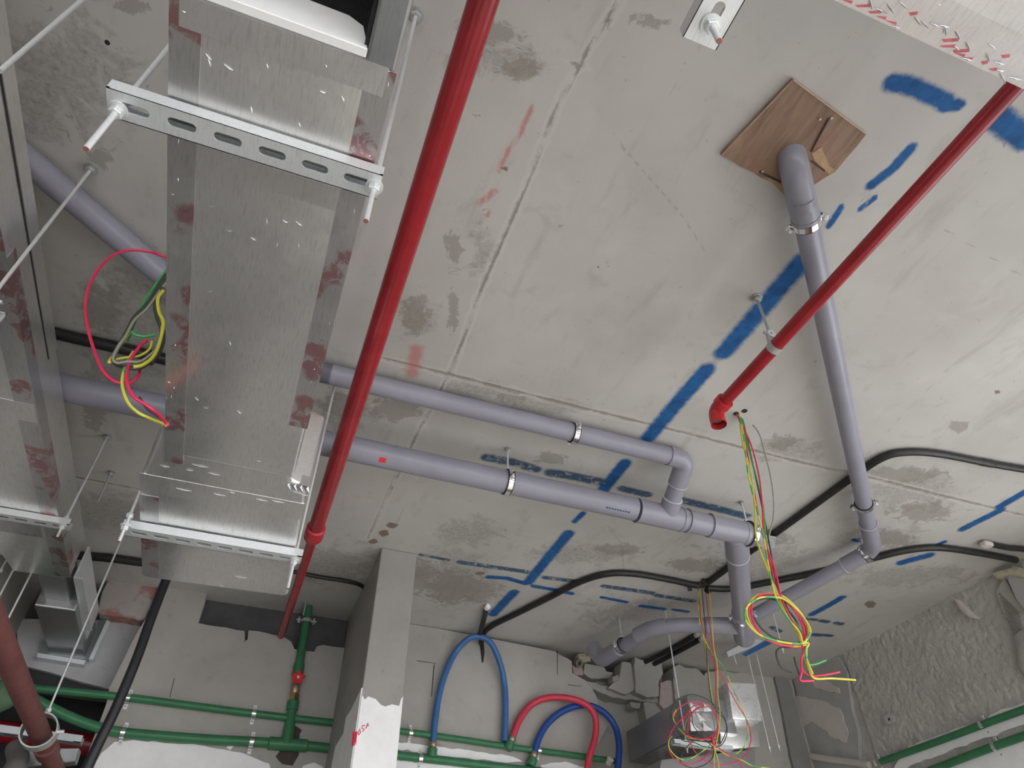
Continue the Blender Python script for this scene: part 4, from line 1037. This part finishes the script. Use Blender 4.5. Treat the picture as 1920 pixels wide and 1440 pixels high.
# heavy black cable hanging in front of the wall
yk = 2.55
pc_ = [PY(330, 1040, yk), PY(312, 1085, yk), PY(283, 1160, yk), PY(262, 1220, yk), PY(240, 1275, yk), PY(214, 1335, yk), PY(182, 1400, yk), PY(150, 1470, yk), PY(128, 1540, yk)]
o = obj('power_cable', tube(smooth_path([pc_[0] + np.array([.02, .1, .2])] + pc_, 8), .0155, 16), 'cable_black', None, True); tag(o, 'thick black power cable hanging down past the green pipes', 'cable')

# junction boxes in the soffit
def junction(label, x, y, r, two=True):
    c = PZ(x, y); t = thing('junction_box', label, 'junction box', tuple(c))
    obj('box_rim', ring((c[0], c[1], HC - .012), (0, 0, 1), r * .80, r, .024, 24), 'conduit_black', t, True)
    obj('box_back', turned((c[0], c[1], HC - .004), (0, 0, 1), [(0, r * .82), (.003, r * .82)], 20), 'timber_dark', t)
    for a in (0.4, 2.6, 4.4):
        q = np.array([c[0] + math.cos(a) * r * 1.05, c[1] + math.sin(a) * r * 1.05, HC - .012])
        obj('spigot', turned(q, (math.cos(a), math.sin(a), 0), [(0, r * .35), (.02, r * .35)], 10), 'conduit_black', t, True)
    return t
junction('round black junction box in the ceiling where three conduits meet', 1314, 1096, .042)
jb = thing('ceiling_socket', 'dark wiring hole in the ceiling beside the red elbow', 'junction box', tuple(PZ(1386, 774)))
for x, y, r_ in ((1396, 770, .011), (1380, 775, .011)):
    c = PZ(x, y); obj('conduit_mouth', ring((c[0], c[1], HC - .004), (0, 0, 1), r_ * .8, r_ * 1.15, .010, 18), 'rubble', jb, True)
    obj('mouth_void', turned((c[0], c[1], HC - .0022), (0, 0, 1), [(0, r_ * .85), (.001, r_ * .85)], 14), 'rubber_black', jb)

# ------------------------------------------------------------------ loose wires, each one a thing
def wire(label, pts, plane_y, mat, r=.0028, dy=0.0, group='loose electrical wires'):
    P = []
    for i, p in enumerate(pts):
        Y = plane_y + dy + (p[2] if len(p) > 2 else 0)
        P.append(PY(p[0], p[1], Y))
    sp = smooth_path(P, 7)
    o = obj('electric_wire', tube(sp, r, 7), mat, None, True)
    return tag(o, label, 'wire', group)
# coil beside the central duct
ya = 1.20
gA = 'wires coiled beside the central duct'
wire('long red wire looping wide beside the central foil duct', [(330, 486, .05), (308, 481), (285, 473), (250, 469), (220, 475), (190, 498), (168, 535), (160, 575), (166, 620), (176, 655), (190, 690), (210, 712), (232, 719), (250, 714), (260, 703), (262, 694)], ya, 'wire_red', .0032, 0, gA)
wire('red wire end from the coil touching the duct edge', [(275, 638), (262, 650), (246, 672), (238, 700), (240, 725), (252, 745), (275, 760), (296, 776), (314, 796, -.03)], ya, 'wire_red', .0034, -.02, gA)
wire('yellow and green earth wire end below the coil', [(250, 660), (238, 680), (230, 705), (230, 728), (240, 755), (258, 773), (280, 784), (312, 797, -.03)], ya, 'wire_earth', .0030, -.015, gA)
wire('dark wire end beside the red one below the coil', [(262, 745), (275, 765), (290, 776), (308, 787)], ya, 'wire_black', .0026, .01, gA)
for i, (lab, off, mt) in enumerate((('dark wire on the outside of the small coil', 0, 'wire_black'), ('dark wire second from the outside of the small coil', 6, 'wire_black'), ('grey green wire inside the small coil', 12, 'wire_grey'))):
    wire(lab, [(320, 505 + off, .04), (300, 533 + off), (276, 570 + off * .7), (252, 595 + off * .5), (236, 625 + off * .4), (222, 650), (212, 672), (220, 684 - off * .3), (240, 690 - off), (262, 690 - off), (285, 675 - off), (300, 650 - off * .5), (303, 615), (296, 580), (298, 555)], ya, mt, .0042 if i < 2 else .003, -.012 - .006 * i, gA)
wire('green wire running down from the duct into the coil', [(318, 500, .04), (300, 522), (284, 545), (268, 570), (250, 610), (240, 640)], ya, 'wire_green', .0028, -.005, gA)
wire('short green wire crossing the middle of the coil', [(246, 622), (256, 629), (272, 631), (290, 628)], ya, 'wire_green', .0032, -.02, gA)
wire('bright yellow wire on the right side of the coil', [(306, 545), (296, 560), (298, 585), (306, 605), (300, 640), (288, 668), (268, 684), (250, 688)], ya, 'wire_yellow', .0036, -.03, gA)
wire('yellow wire with its end turned left out of the coil', [(285, 640), (280, 655), (262, 667), (240, 670), (218, 674), (204, 680), (214, 664), (228, 645), (244, 622)], ya, 'wire_yellow', .0026, -.012, gA)
wire('dark strand along the duct edge beside the yellow wire', [(304, 540), (292, 570), (296, 595), (306, 625), (300, 655), (282, 682)], ya, 'wire_black', .0052, -.022, gA)

# bundle hanging from the ceiling hole by the red elbow
yb_ = float(PZ(1386, 778)[1])
gB = 'wires hanging from the ceiling hole by the red elbow'
loop = [(1508, 1205), (1514, 1185), (1505, 1160), (1490, 1140), (1470, 1122), (1450, 1116), (1425, 1116), (1405, 1130), (1400, 1150), (1408, 1172), (1430, 1195), (1460, 1208), (1490, 1213), (1510, 1210)]
def bundle_B(label, mat, j, start, tail, r=.0026, sc=1.0, y0=0.0):
    off = (-9, -2, 5, 9, -5)[j % 5]
    jit = lambda k, a=3.0: a * math.sin(j * 2.1 + k * 1.3) + off * (1 if k < 6 else .35) * (.8 + .4 * math.sin(k * 1.9 + j))
    run = [start, (1400 + jit(1), 830), (1412 + jit(2), 890), (1422 + jit(3), 950), (1432 + jit(4), 1010), (1446 + jit(5), 1070), (1458 + jit(6), 1120), (1478 + jit(7), 1155), (1500 + jit(8), 1185), (1506 + jit(9, 2), 1205)]
    cx, cy = 1457, 1162
    lp = [(cx + (x - cx) * (sc + .022 * j * (-1) ** j) + 2.2 * math.sin(i * .9 + j * 2), cy + (y - cy) * (sc + .018 * j * (-1) ** (j + 1)) + 2.2 * math.cos(i * .8 + j * 1.7)) for i, (x, y) in enumerate(loop)]
    pts = run + lp[1:] + tail
    wire(label, pts, yb_, mat, r, y0, gB)
bundle_B('yellow wire of the bundle by the red elbow with the longest cut end', 'wire_yellow', 0, (1386, 778), [(1512, 1215), (1512, 1235), (1518, 1258), (1528, 1272), (1560, 1272), (1604, 1275)], .0027, 1.02, 0)
bundle_B('red wire of the bundle by the red elbow with its end pointing right', 'wire_red', 1, (1383, 776), [(1508, 1220), (1503, 1240), (1506, 1258), (1520, 1267), (1545, 1266), (1574, 1260)], .0027, .98, .006)
bundle_B('green wire of the bundle by the red elbow with a short pale end', 'wire_green', 2, (1389, 777), [(1508, 1222), (1506, 1236), (1514, 1246), (1530, 1245), (1548, 1238)], .0027, .95, .012)
bundle_B('second red wire of that bundle with a short folded end', 'wire_red', 3, (1381, 777), [(1506, 1220), (1502, 1238), (1503, 1258), (1500, 1275), (1512, 1277), (1526, 1276)], .0026, .93, -.008)
bundle_B('earth wire looped with the bundle by the red elbow', 'wire_earth', 4, (1387, 780), [(1510, 1220), (1514, 1240), (1524, 1264)], .0026, .99, -.014)
wire('black wire in the bundle with a hanging tail left of the loop', [(1391, 780), (1404, 835), (1418, 900), (1432, 965), (1446, 1040), (1454, 1090), (1476, 1140), (1498, 1190), (1500, 1212), (1485, 1206), (1455, 1198), (1430, 1180), (1415, 1160), (1408, 1145), (1416, 1128), (1440, 1122), (1462, 1130), (1490, 1160), (1502, 1195), (1490, 1212), (1466, 1214), (1456, 1222), (1458, 1238), (1468, 1254), (1484, 1260)], yb_, 'wire_black', .0024, .015, gB)
wire('single dark wire hanging apart from the bundle by the red elbow', [(1395, 782), (1410, 795), (1424, 815), (1434, 850), (1444, 890), (1450, 930), (1450, 970), (1442, 1005), (1438, 1040)], yb_, 'wire_grey', .0022, .03, gB)
wire('dark wire end dangling below the loop by the red elbow', [(1489, 1232), (1492, 1245), (1498, 1262), (1502, 1276)], yb_, 'wire_black', .0022, .01, gB)

# bundle hanging from the round junction box
yc_ = float(PZ(1314, 1100)[1])
gC = 'wires hanging from the round junction box'
wire('black wire from the junction box looping round the foil duct coil', [(1316, 1100), (1320, 1150), (1324, 1210), (1328, 1270), (1336, 1320), (1360, 1352), (1362, 1380), (1348, 1400), (1320, 1400), (1298, 1392), (1282, 1410), (1276, 1428), (1300, 1440), (1330, 1428), (1338, 1405), (1318, 1382), (1300, 1360), (1296, 1335), (1280, 1310), (1262, 1325), (1258, 1345), (1264, 1370), (1285, 1390), (1320, 1385)], yc_, 'wire_black', .0019, .02, gC)
wire('black wire arched over the top of the coil', [(1345, 1395), (1300, 1380), (1268, 1360), (1258, 1335), (1266, 1315), (1290, 1303), (1315, 1306), (1340, 1322), (1358, 1345), (1362, 1368), (1350, 1395), (1335, 1400)], yc_, 'wire_black', .0019, -.01, gC)
wire('red wire from the junction box to the right side of the coil', [(1308, 1098), (1312, 1135), (1318, 1180), (1336, 1235), (1360, 1280), (1382, 1320), (1400, 1350), (1408, 1382), (1400, 1412), (1380, 1428), (1350, 1434), (1320, 1425), (1300, 1405), (1290, 1380), (1292, 1350), (1305, 1330), (1322, 1326)], yc_, 'wire_red', .0021, 0, gC)
wire('red wire forming the left rim of the coil', [(1322, 1100), (1328, 1150), (1336, 1210), (1342, 1270), (1342, 1330), (1345, 1365), (1330, 1383), (1300, 1384), (1285, 1370), (1285, 1345), (1300, 1324), (1320, 1322), (1290, 1340), (1268, 1358), (1254, 1385), (1258, 1415), (1280, 1432), (1310, 1428), (1335, 1405), (1345, 1380)], yc_, 'wire_red', .0021, .012, gC)
wire('red wire arc from upper left of the coil to its knot', [(1264, 1345), (1272, 1328), (1290, 1318), (1312, 1316), (1330, 1325), (1342, 1345), (1346, 1370), (1330, 1385), (1305, 1385), (1284, 1378)], yc_, 'wire_red', .0019, -.02, gC)
wire('yellow wire from junction box passing right of the coil', [(1330, 1105), (1334, 1150), (1338, 1210), (1345, 1250), (1346, 1300), (1350, 1340), (1346, 1380), (1340, 1410), (1338, 1450)], yc_, 'wire_yellow', .0020, -.015, gC)
wire('yellow wire bowing out to the right of the coil', [(1310, 1100), (1310, 1150), (1318, 1190), (1335, 1225), (1356, 1250), (1378, 1300), (1396, 1340), (1402, 1372), (1395, 1400), (1375, 1418)], yc_, 'wire_earth', .0020, -.005, gC)
wire('yellow wire on the left rim of the coil', [(1312, 1102), (1316, 1160), (1324, 1225), (1334, 1300), (1346, 1355), (1345, 1380), (1320, 1388), (1290, 1382), (1270, 1362), (1262, 1345), (1268, 1330)], yc_, 'wire_yellow', .0020, .03, gC)
wire('earth wire hanging in a low left loop of the coil', [(1345, 1385), (1318, 1408), (1290, 1424), (1270, 1420), (1256, 1405), (1254, 1390), (1260, 1380)], yc_, 'wire_earth', .0021, -.012, gC)
wire('green wire inside the coil', [(1330, 1326), (1310, 1326), (1296, 1338), (1286, 1355), (1284, 1375), (1295, 1395), (1310, 1400)], yc_, 'wire_green', .0021, .005, gC)
wire('yellow wire tail from the knot down out of the picture', [(1336, 1390), (1340, 1405), (1346, 1425), (1350, 1455)], yc_, 'wire_yellow', .0021, -.03, gC)
wire('red and green wire tail running right from the knot', [(1346, 1404), (1362, 1415), (1390, 1425), (1412, 1436), (1440, 1440), (1470, 1446)], yc_, 'wire_earth', .0021, -.03, gC)
wire('red wire tail running lower right from the knot', [(1340, 1395), (1355, 1408), (1375, 1420), (1388, 1432), (1400, 1450)], yc_, 'wire_red', .0021, -.035, gC)
wire('pale grey wire hanging straight from the junction box', [(1320, 1200), (1322, 1225), (1328, 1260), (1330, 1300), (1338, 1350), (1342, 1385)], yc_, 'wire_grey', .0019, .035, gC)
o = obj('wire_knot', turned(PY(1336, 1385, yc_ - .03), (0, 0, -1), [(-.006, .003), (0, .007), (.010, .0065), (.022, .005), (.026, .002)], 10), 'wire_red', None, True); tag(o, 'taped red knot where the wires of the lower coil meet', 'wire')

# ------------------------------------------------------------------ green water pipes, valve, hoses
yg = YB - .022
def wall_pipe(label, pts, r, Y=yg, plane='y'):
    P = [PY(p[0], p[1], Y - (p[2] if len(p) > 2 else 0)) for p in pts] if plane == 'y' else [PX(p[0], p[1], Y) for p in pts]
    t = thing('water_pipe', label, 'pipe', tuple(P[len(P) // 2]))
    obj('pipe', tube(smooth_path(P, 6), r, 18), 'green_ppr', t, True)
    return t, P
up, _ = wall_pipe('upper green water pipe across the back wall left of the column', [(-60, 1268), (60, 1290), (130, 1297), (240, 1308), (350, 1322), (475, 1338), (560, 1348), (640, 1357)], .0155)
lo_, LPp = wall_pipe('lower green water pipe with tee and red handled valve', [(-60, 1235, .09), (20, 1285, .075), (100, 1330, .045), (160, 1356, .02), (220, 1372), (300, 1380), (400, 1387), (480, 1391), (560, 1397), (640, 1405)], .0195)
t1, _ = wall_pipe('upper green water pipe across the wall right of the column', [(690, 1364), (760, 1372), (860, 1386), (960, 1401), (1060, 1414), (1130, 1424), (1160, 1428)], .0145)
t2, _ = wall_pipe('lower green water pipe at the bottom right of the column', [(690, 1410), (760, 1418), (850, 1428), (950, 1440), (1060, 1452)], .0185)
# tee and rising leg with gate valve
ct = PY(540, 1396, yg); dx = LPp[8] - LPp[7]; dx /= np.linalg.norm(dx)
obj('tee_fitting', turned(ct - dx * .085, dx, [(0, .0195), (.004, .026), (.166, .026), (.17, .0195)], 20), 'green_ppr', lo_, True)
v0, v1 = PY(537, 1396, yg), PY(543, 1320, yg)
leg = lambda t: PY(537 + (587 - 537) * t * .78, 1396 - 241 * t, yg - .004)
A_, Bv = leg(0.0), leg(1.0)
lv = (Bv - A_) / np.linalg.norm(Bv - A_); LL = float(np.linalg.norm(Bv - A_))
def along(s): return A_ + lv * LL * s
obj('tee_neck', turned(A_, lv, [(0, .026), (LL * .10, .025), (LL * .15, .0215), (LL * .24, .0205), (LL * .245, .026), (LL * .31, .0265), (LL * .315, .022)], 20), 'green_ppr', lo_, True)
vb = thing('gate_valve', 'brass gate valve with red handwheel on the green riser', 'valve', tuple(along(.38)))
obj('hex_union', turned(along(.315), lv, [(0, .024), (LL * .05, .024)], 6), 'brass', vb)
obj('valve_body', turned(along(.36), lv, [(0, .016), (LL * .02, .021), (LL * .07, .020), (LL * .10, .015), (LL * .13, .019), (LL * .16, .019)], 18), 'brass_dull', vb, True)
hc = along(.465) + np.array([.0, -.045, 0])
obj('stem', tube([along(.44), hc], .006, 10), 'brass', vb)
V, Fc = [], []
pts = []
for j in range(10):
    a = j / 10 * 2 * math.pi + .3; r_ = .036 if j % 2 == 0 else .022
    pts.append((hc[0] + math.cos(a) * r_, hc[2] + math.sin(a) * r_))
obj('handwheel', bevel_vf(prism(pts, 'y', hc[1] - .006, hc[1] + .004), .002, 1), 'red_handle', vb)
obj('hub_nut', hexnut((hc[0], hc[1] - .008, hc[2]), (0, 1, 0), .008, .008), 'chrome', vb)
obj('riser', turned(along(.50), lv, [(0, .022), (LL * .01, .0255), (LL * .09, .0255), (LL * .11, .0205), (LL * .92, .0185), (LL * .925, .023), (LL * 1.0, .023), (LL * 1.005, .018)], 20), 'green_ppr', lo_, True)
rc = thing('pipe_clamp', 'small clamp at the top of the green riser under its ceiling stub', 'pipe clamp', tuple(along(.97)))
obj('clamp_band', ring(along(.955), lv, .0235, .0255, .016, 24), 'zinc_old', rc, True)
for s_i in (-1, 1):
    q = along(.955) + np.array([s_i * .036, -.004, 0]); obj('screw', turned(q + np.array([0, 0, -.014]), (0, 0, 1), [(0, .006), (.006, .006), (.008, .0035), (.03, .0035)], 8), 'zinc', rc)
    obj('lug', box(q - [.012, .006, .004], q + [.012, .006, .004], .001, 1), 'zinc_old', rc)
# wall sleeve left of the column
o = obj('pipe_sleeve', box(PY(627, 1390, YB - .055) + [0, 0, 0], PY(627, 1390, YB - .055) + [.055, .06, .085], .004), 'pvc_fitting', None); tag(o, 'grey plastic sleeve where the green pipes meet the column', 'sleeve')
# green pipe behind the notch
o = obj('water_pipe', tube([(0.10, 3.60, 2.815), (.44, 3.60, 2.80)], .017, 14), 'green_ppr', None, True); tag(o, 'green water pipe half hidden in the dark notch of the wall', 'pipe')
# right wall pipes
xg = XR - .03
t3, _ = wall_pipe('upper green water pipe along the rough right wall', [(1652, 1428), (1700, 1411), (1780, 1382), (1860, 1352), (1960, 1316), (2150, 1246)], .0155, xg, 'x')
t4, _ = wall_pipe('lower green water pipe along the right wall in the corner of the picture', [(1700, 1462), (1745, 1445), (1830, 1412), (1925, 1378), (1990, 1356), (2200, 1281)], .0165, xg, 'x')
t5, _ = wall_pipe('short green pipe end at the foot of the smooth corner patch', [(1470, 1424), (1492, 1416), (1515, 1415)], .017, XR - .03, 'x')
obj('mortar_cover', tube(smooth_path([PX(x, y, XR - .025) for x, y in ((1510, 1416), (1545, 1422), (1590, 1428), (1630, 1434))], 5), .017, 8), 'plaster_chip', t5, True)

def pipe_clip(label, px, r, n=(0, -1, 0), plane='y', up=(0.05, 0, 1.)):
    """galvanised saddle clip: two ears and a strap over the pipe"""
    c = PY(*px, yg) if plane == 'y' else PX(*px, xg)
    t = thing('pipe_clip', label, 'pipe clip', tuple(c), 'galvanised saddle clips on the green pipes')
    nrm = np.array(n, float); ax = np.cross(nrm, (0, 0, 1.)); ax /= np.linalg.norm(ax)
    obj('strap', ring(c, ax, r + .0008, r + .003, .017, 16, -math.pi / 2, math.pi / 2, up=nrm), 'chrome', t, True)
    for s in (-1, 1):
        q = c - nrm * .019 + np.array([0, 0, s * (r + .013)])
        e = np.abs(ax) * .0085 + np.abs(nrm) * .002 + np.array([0, 0, .012])
        obj('ear', box(q - e, q + e, .0015, 1), 'zinc', t)
        obj('screw', turned(q + nrm * .001, nrm, [(0, .005), (.002, .0045), (.003, .002)], 10), 'zinc_old', t)
    return t
pipe_clip('clip on the upper green pipe behind the black cable', (240, 1309), .0155)
pipe_clip('clip on the lower green pipe behind the black cable', (231, 1374), .0195)
pipe_clip('clip on the upper green pipe left of the valve', (476, 1338), .0155)
pipe_clip('clip on the lower green pipe left of the tee', (472, 1391), .0195)
pipe_clip('clip on the upper green pipe just right of the column', (770, 1374), .0145)
pipe_clip('clip on the lower green pipe just right of the column', (788, 1422), .0185)
pipe_clip('clip on the upper green pipe behind the second blue hose', (1010, 1407), .0145)
pipe_clip('clip on the upper right wall pipe near the picture edge', (1842, 1359), .0155, (-1, 0, 0), 'x')
pipe_clip('clip on the lower right wall pipe near the picture edge', (1866, 1400), .0165, (-1, 0, 0), 'x')
pipe_clip('clip at the start of the upper right wall pipe', (1645, 1430), .0155, (-1, 0, 0), 'x')

def hose(label, pts, r, mat, fit=True, fit2=False):
    P = [PY(p[0], p[1], yg - (p[2] if len(p) > 2 else .01)) for p in pts]
    t = thing('water_hose', label, 'hose', tuple(P[0]))
    obj('hose_tube', tube(smooth_path(P, 9), r, 16), mat, t, True)
    if fit:
        d = P[1] - P[0]; d /= np.linalg.norm(d)
        obj('ferrule', turned(P[0] - d * .022, d, [(0, r * 1.0), (.004, r * 1.15), (.022, r * 1.15), (.026, r)], 14), 'brass_dull', t, True)
        obj('tee_fitting', turned(P[0] - d * .062, d, [(0, .022), (.006, .0235), (.036, .0235), (.040, .018)], 16), 'green_ppr', t, True)
    return t
hose('light blue hose arching high over the wall right of the column', [(812, 1392), (816, 1350), (824, 1300), (838, 1255), (856, 1220), (880, 1197, .05), (902, 1194, .065), (922, 1208, .06), (938, 1245, .035), (946, 1285), (948, 1330), (946, 1390)], .0155, 'hose_blue')
hose('pinkish red hose arching to the right above the green pipes', [(961, 1382), (975, 1348), (998, 1320), (1030, 1308, .04), (1070, 1310, .065), (1100, 1322, .075), (1116, 1345, .075), (1116, 1380, .065), (1105, 1420, .06), (1098, 1460, .06)], .0165, 'hose_red')
hose('deep blue hose arching behind the red one', [(1002, 1412), (1010, 1385), (1028, 1355), (1058, 1332, .02), (1096, 1322, .03), (1130, 1334, .03), (1152, 1360, .03), (1160, 1390, .04), (1160, 1420, .045), (1156, 1460, .045)], .0165, 'hose_blue_deep')
o = obj('plastic_plug', turned(PY(1140, 1432, yg - .05), (.1, -.6, .4), [(0, .014), (.03, .018), (.034, .012)], 16), 'plaster_chip', None, True); tag(o, 'pale round plug beside the deep blue hose end', 'plug')

# ------------------------------------------------------------------ lower right foil duct with bracket and thin rods
fd = thing('foil_duct', 'grey duct box with shiny foil patch behind the wire coil', 'air duct', (2.1, 3.0, 2.5))
def quadbox(P4, dvec):
    P4 = [np.array(p, float) for p in P4]; dvec = np.array(dvec, float)
    V = P4 + [p + dvec for p in P4]
    return V, [(0, 1, 2, 3), (7, 6, 5, 4), (0, 4, 5, 1), (1, 5, 6, 2), (2, 6, 7, 3), (3, 7, 4, 0)]
f0 = PY(1180, 1368, 3.40); fb = PY(1194, 1428, 3.40)
x0f = float(f0[0]); ynf = float(PX(1290, 1318, x0f)[1]); x1f = float(PY(1378, 1352, ynf)[0])
fbody = obj('duct_body', box((x0f, ynf, float(fb[2])), (x1f, 3.44, float(f0[2])), .006), 'sheet_steel', fd, True)
obj('bottom_foil', box((x0f + .01, ynf - .02, float(fb[2]) - .004), (x1f - .01, 3.40, float(fb[2]) + .002)), 'foil_bright', fbody)
obj('foil_patch', bevel_vf(quadbox([PY(1364, 1279, 2.80), PY(1418, 1281, 2.80), PY(1430, 1352, 2.80), PY(1374, 1348, 2.80)], (0, .10, 0)), .008, 2), 'foil_shiny', fd, True)
obj('side_box', bevel_vf(quadbox([PY(1350, 1352, 2.84), PY(1418, 1352, 2.84), PY(1426, 1400, 2.84), PY(1352, 1406, 2.84)], (0, .5, 0)), .006, 2), 'foil_duct', fd, True)
obj('lower_box', bevel_vf(quadbox([PY(1240, 1424, 2.86), PY(1415, 1404, 2.86), PY(1420, 1490, 2.86), PY(1230, 1490, 2.86)], (0, .3, 0)), .006, 2), 'foil_dark', fd, True)
cr = []
for k in range(9):
    a = PY(1302 + (k % 3) * 12, 1326 + (k // 3) * 18, 2.70 + .012 * ((k * 5) % 3)); e = .018
    q = [a + np.array([-e, .01 * ((k * 3) % 2), e]), a + np.array([e, .006, e * .8]), a + np.array([e * .9, -.012, -e]), a + np.array([-e, .004, -e * 1.1])]
    cr.append((q + [a + np.array([0, .03, 0])], [(0, 1, 2), (0, 2, 3), (0, 4, 1), (1, 4, 2), (2, 4, 3), (3, 4, 0)]))
obj('foil_crumple', join(*cr), 'foil_shiny', fd)
web, sdv = channel(PY(1262, 1396, 2.80), PY(1372, 1409, 2.80), .03, .02, pitch=.06)
obj('strut_channel', web, 'galvanised', fd); obj('channel_side', sdv, 'galvanised', fd)
def thin_rod(label, a, b, Y=None, r=.0032):
    p = PZ(*a)
    if Y is not None: p = PY(*a, Y)
    lo = PY(b[0], b[1], p[1])
    t = thing('threaded_rod', label, 'rod', tuple(p)); obj('rod_shaft', tube([p, (p[0], p[1], lo[2])], r, 8), 'zinc', t, True)
    obj('nut', hexnut((p[0], p[1], lo[2] + .02), (0, 0, 1), .008, .01), 'zinc', t)
    return t
thin_rod('thin threaded rod hanging over the broken blocks into the wire coil', (1247, 1145), (1290, 1412))
thin_rod('thin rod left of the smooth corner patch reaching the bottom', (1402, 1228), (1455, 1412), 3.02)
thin_rod('thin rod nearest the rough corner edge', (1418, 1225), (1463, 1408), 3.06)
thin_rod('thin bent rod hanging inside the loop of wires', (1444, 1130), (1456, 1222), 2.70)
# angle bracket with blue spray below the pipe junction
br = thing('angle_bracket', 'small galvanised angle bracket sprayed blue under the pipe junction', 'bracket', tuple(PY(1400, 1205, 3.0)))
Q = [PY(1362, 1222, 3.0), PY(1445, 1180, 3.0), PY(1452, 1198, 3.0), PY(1366, 1232, 3.0)]
obj('bracket_leaf', bevel_vf(quadbox(Q, (0, .05, .01)), .002, 1), 'galvanised', br)
Q = [PY(1392, 1226, 2.995), PY(1440, 1198, 2.995), PY(1448, 1206, 2.995), PY(1400, 1230, 2.995)]
obj('blue_mark', quadbox(Q, (0, .006, 0)), 'blue_spray', br)
obj('bracket_rod', tube([PY(1374, 1222, 3.0), PY(1381, 1246, 3.0)], .003, 8), 'zinc', br)
# brass fitting and pipe mouth in the broken gap
ft = thing('brass_fitting', 'dusty brass fitting in the broken gap at the wall top', 'fitting', tuple(PY(1092, 1228, 3.5)))
obj('body', turned(PY(1082, 1234, 3.50), (1, .1, .1), [(0, .02), (.02, .026), (.05, .026), (.055, .018), (.08, .018)], 6), 'sealant', ft)
obj('mouth', ring(PY(1084, 1243, 3.47), (.2, -1, -.5), .012, .024, .03, 16), 'iron_inside', ft, True)

# ------------------------------------------------------------------ bottom left: red pipe in ring, strut, sundries
cR = CAM + ray(74, 1372) * 2.25 / FPX
xx, yR, zl = (float(v) for v in cR)
bl = thing('sprinkler_pipe', 'dusty dull red pipe passing through a steel ring at bottom left', 'pipe', (xx, yR, zl))
obj('pipe', tube([(xx, yR - 1.3, zl), (xx, yR + .75, zl)], .030, 22), 'red_dusty', bl, True)
obj('pipe_socket', turned((xx, yR + .16, zl), (0, 1, 0), [(0, .031), (.005, .037), (.09, .037), (.095, .031)], 22), 'red_dusty', bl, True)
rg = thing('ring_hanger', 'large steel ring hanger on a long thin rod around the dull red pipe', 'pipe hanger', (xx, yR, zl))
obj('hanger_ring', ring(cR, (0, 1, 0), .0495, .054, .05, 40), 'zinc_old', rg, True)
obj('hanger_rod', tube([(xx, yR, HC), (xx, yR, zl + .053)], .0036, 10), 'zinc', rg, True)
obj('nut', hexnut((xx, yR, zl + .066), (0, 0, 1), .009, .012), 'zinc', rg)
obj('eye_bolt', turned((xx + .052, yR - .02, zl + .0), (1, 0, .1), [(0, .006), (.02, .006), (.022, .004)], 8), 'zinc', rg)
ceiling_anchor((xx, yR, HC), rg)
web, sdv = channel(PY(-80, 1366, 3.12), PY(152, 1396, 3.12), .05, .024, pitch=.07)
ss = thing('strut_channel', 'slotted steel strut behind the ring at the bottom left', 'strut', tuple(PY(40, 1380, 3.12)))
obj('web', web, 'sheet_steel', ss); obj('channel_side', sdv, 'sheet_steel', ss)
o = obj('steel_plate', bevel_vf(quadbox([PY(20, 1404, 3.3), PY(150, 1402, 3.3), PY(142, 1428, 3.3), PY(30, 1440, 3.3)], (0, .06, 0)), .003, 1), 'sheet_steel', None); tag(o, 'dull steel plate below the strut at bottom left', 'plate')
o = obj('flexible_duct', tube(smooth_path([PY(-10, 1500, 3.05), PY(22, 1450, 3.1), PY(34, 1425, 3.15), PY(30, 1402, 3.2)], 6), [.034] * 19, 18), 'red_dusty_grey', None, True); tag(o, 'dull grey flexible tube curving in the bottom left corner', 'tube')
o = obj('insulated_pipe', tube([PY(-60, 1330, 3.0), PY(8, 1302, 3.1)], .055, 16), 'green_dusty', None, True); tag(o, 'thick dusty green pipe end at the left edge', 'pipe')
o = obj('sprinkler_pipe', tube([(-1.1, 3.80, 2.52), (-.30, 3.80, 2.47)], .045, 16), 'red_paint', None, True); tag(o, 'dark red pipe behind the wall between the green pipes', 'pipe')
# thin rods in front of the pier, left of the small duct
for i, (lab, tp_, bt) in enumerate((('leftmost thin rod below the left duct', (20, 1035), (0, 1080)), ('middle thin rod below the left duct', (45, 1030), (-10, 1130)), ('longest thin rod below the left duct ending near the red pipe', (66, 1060), (2, 1185)))):
    thin_rod(lab, tp_, bt, 2.86 - .02 * i, .0035)
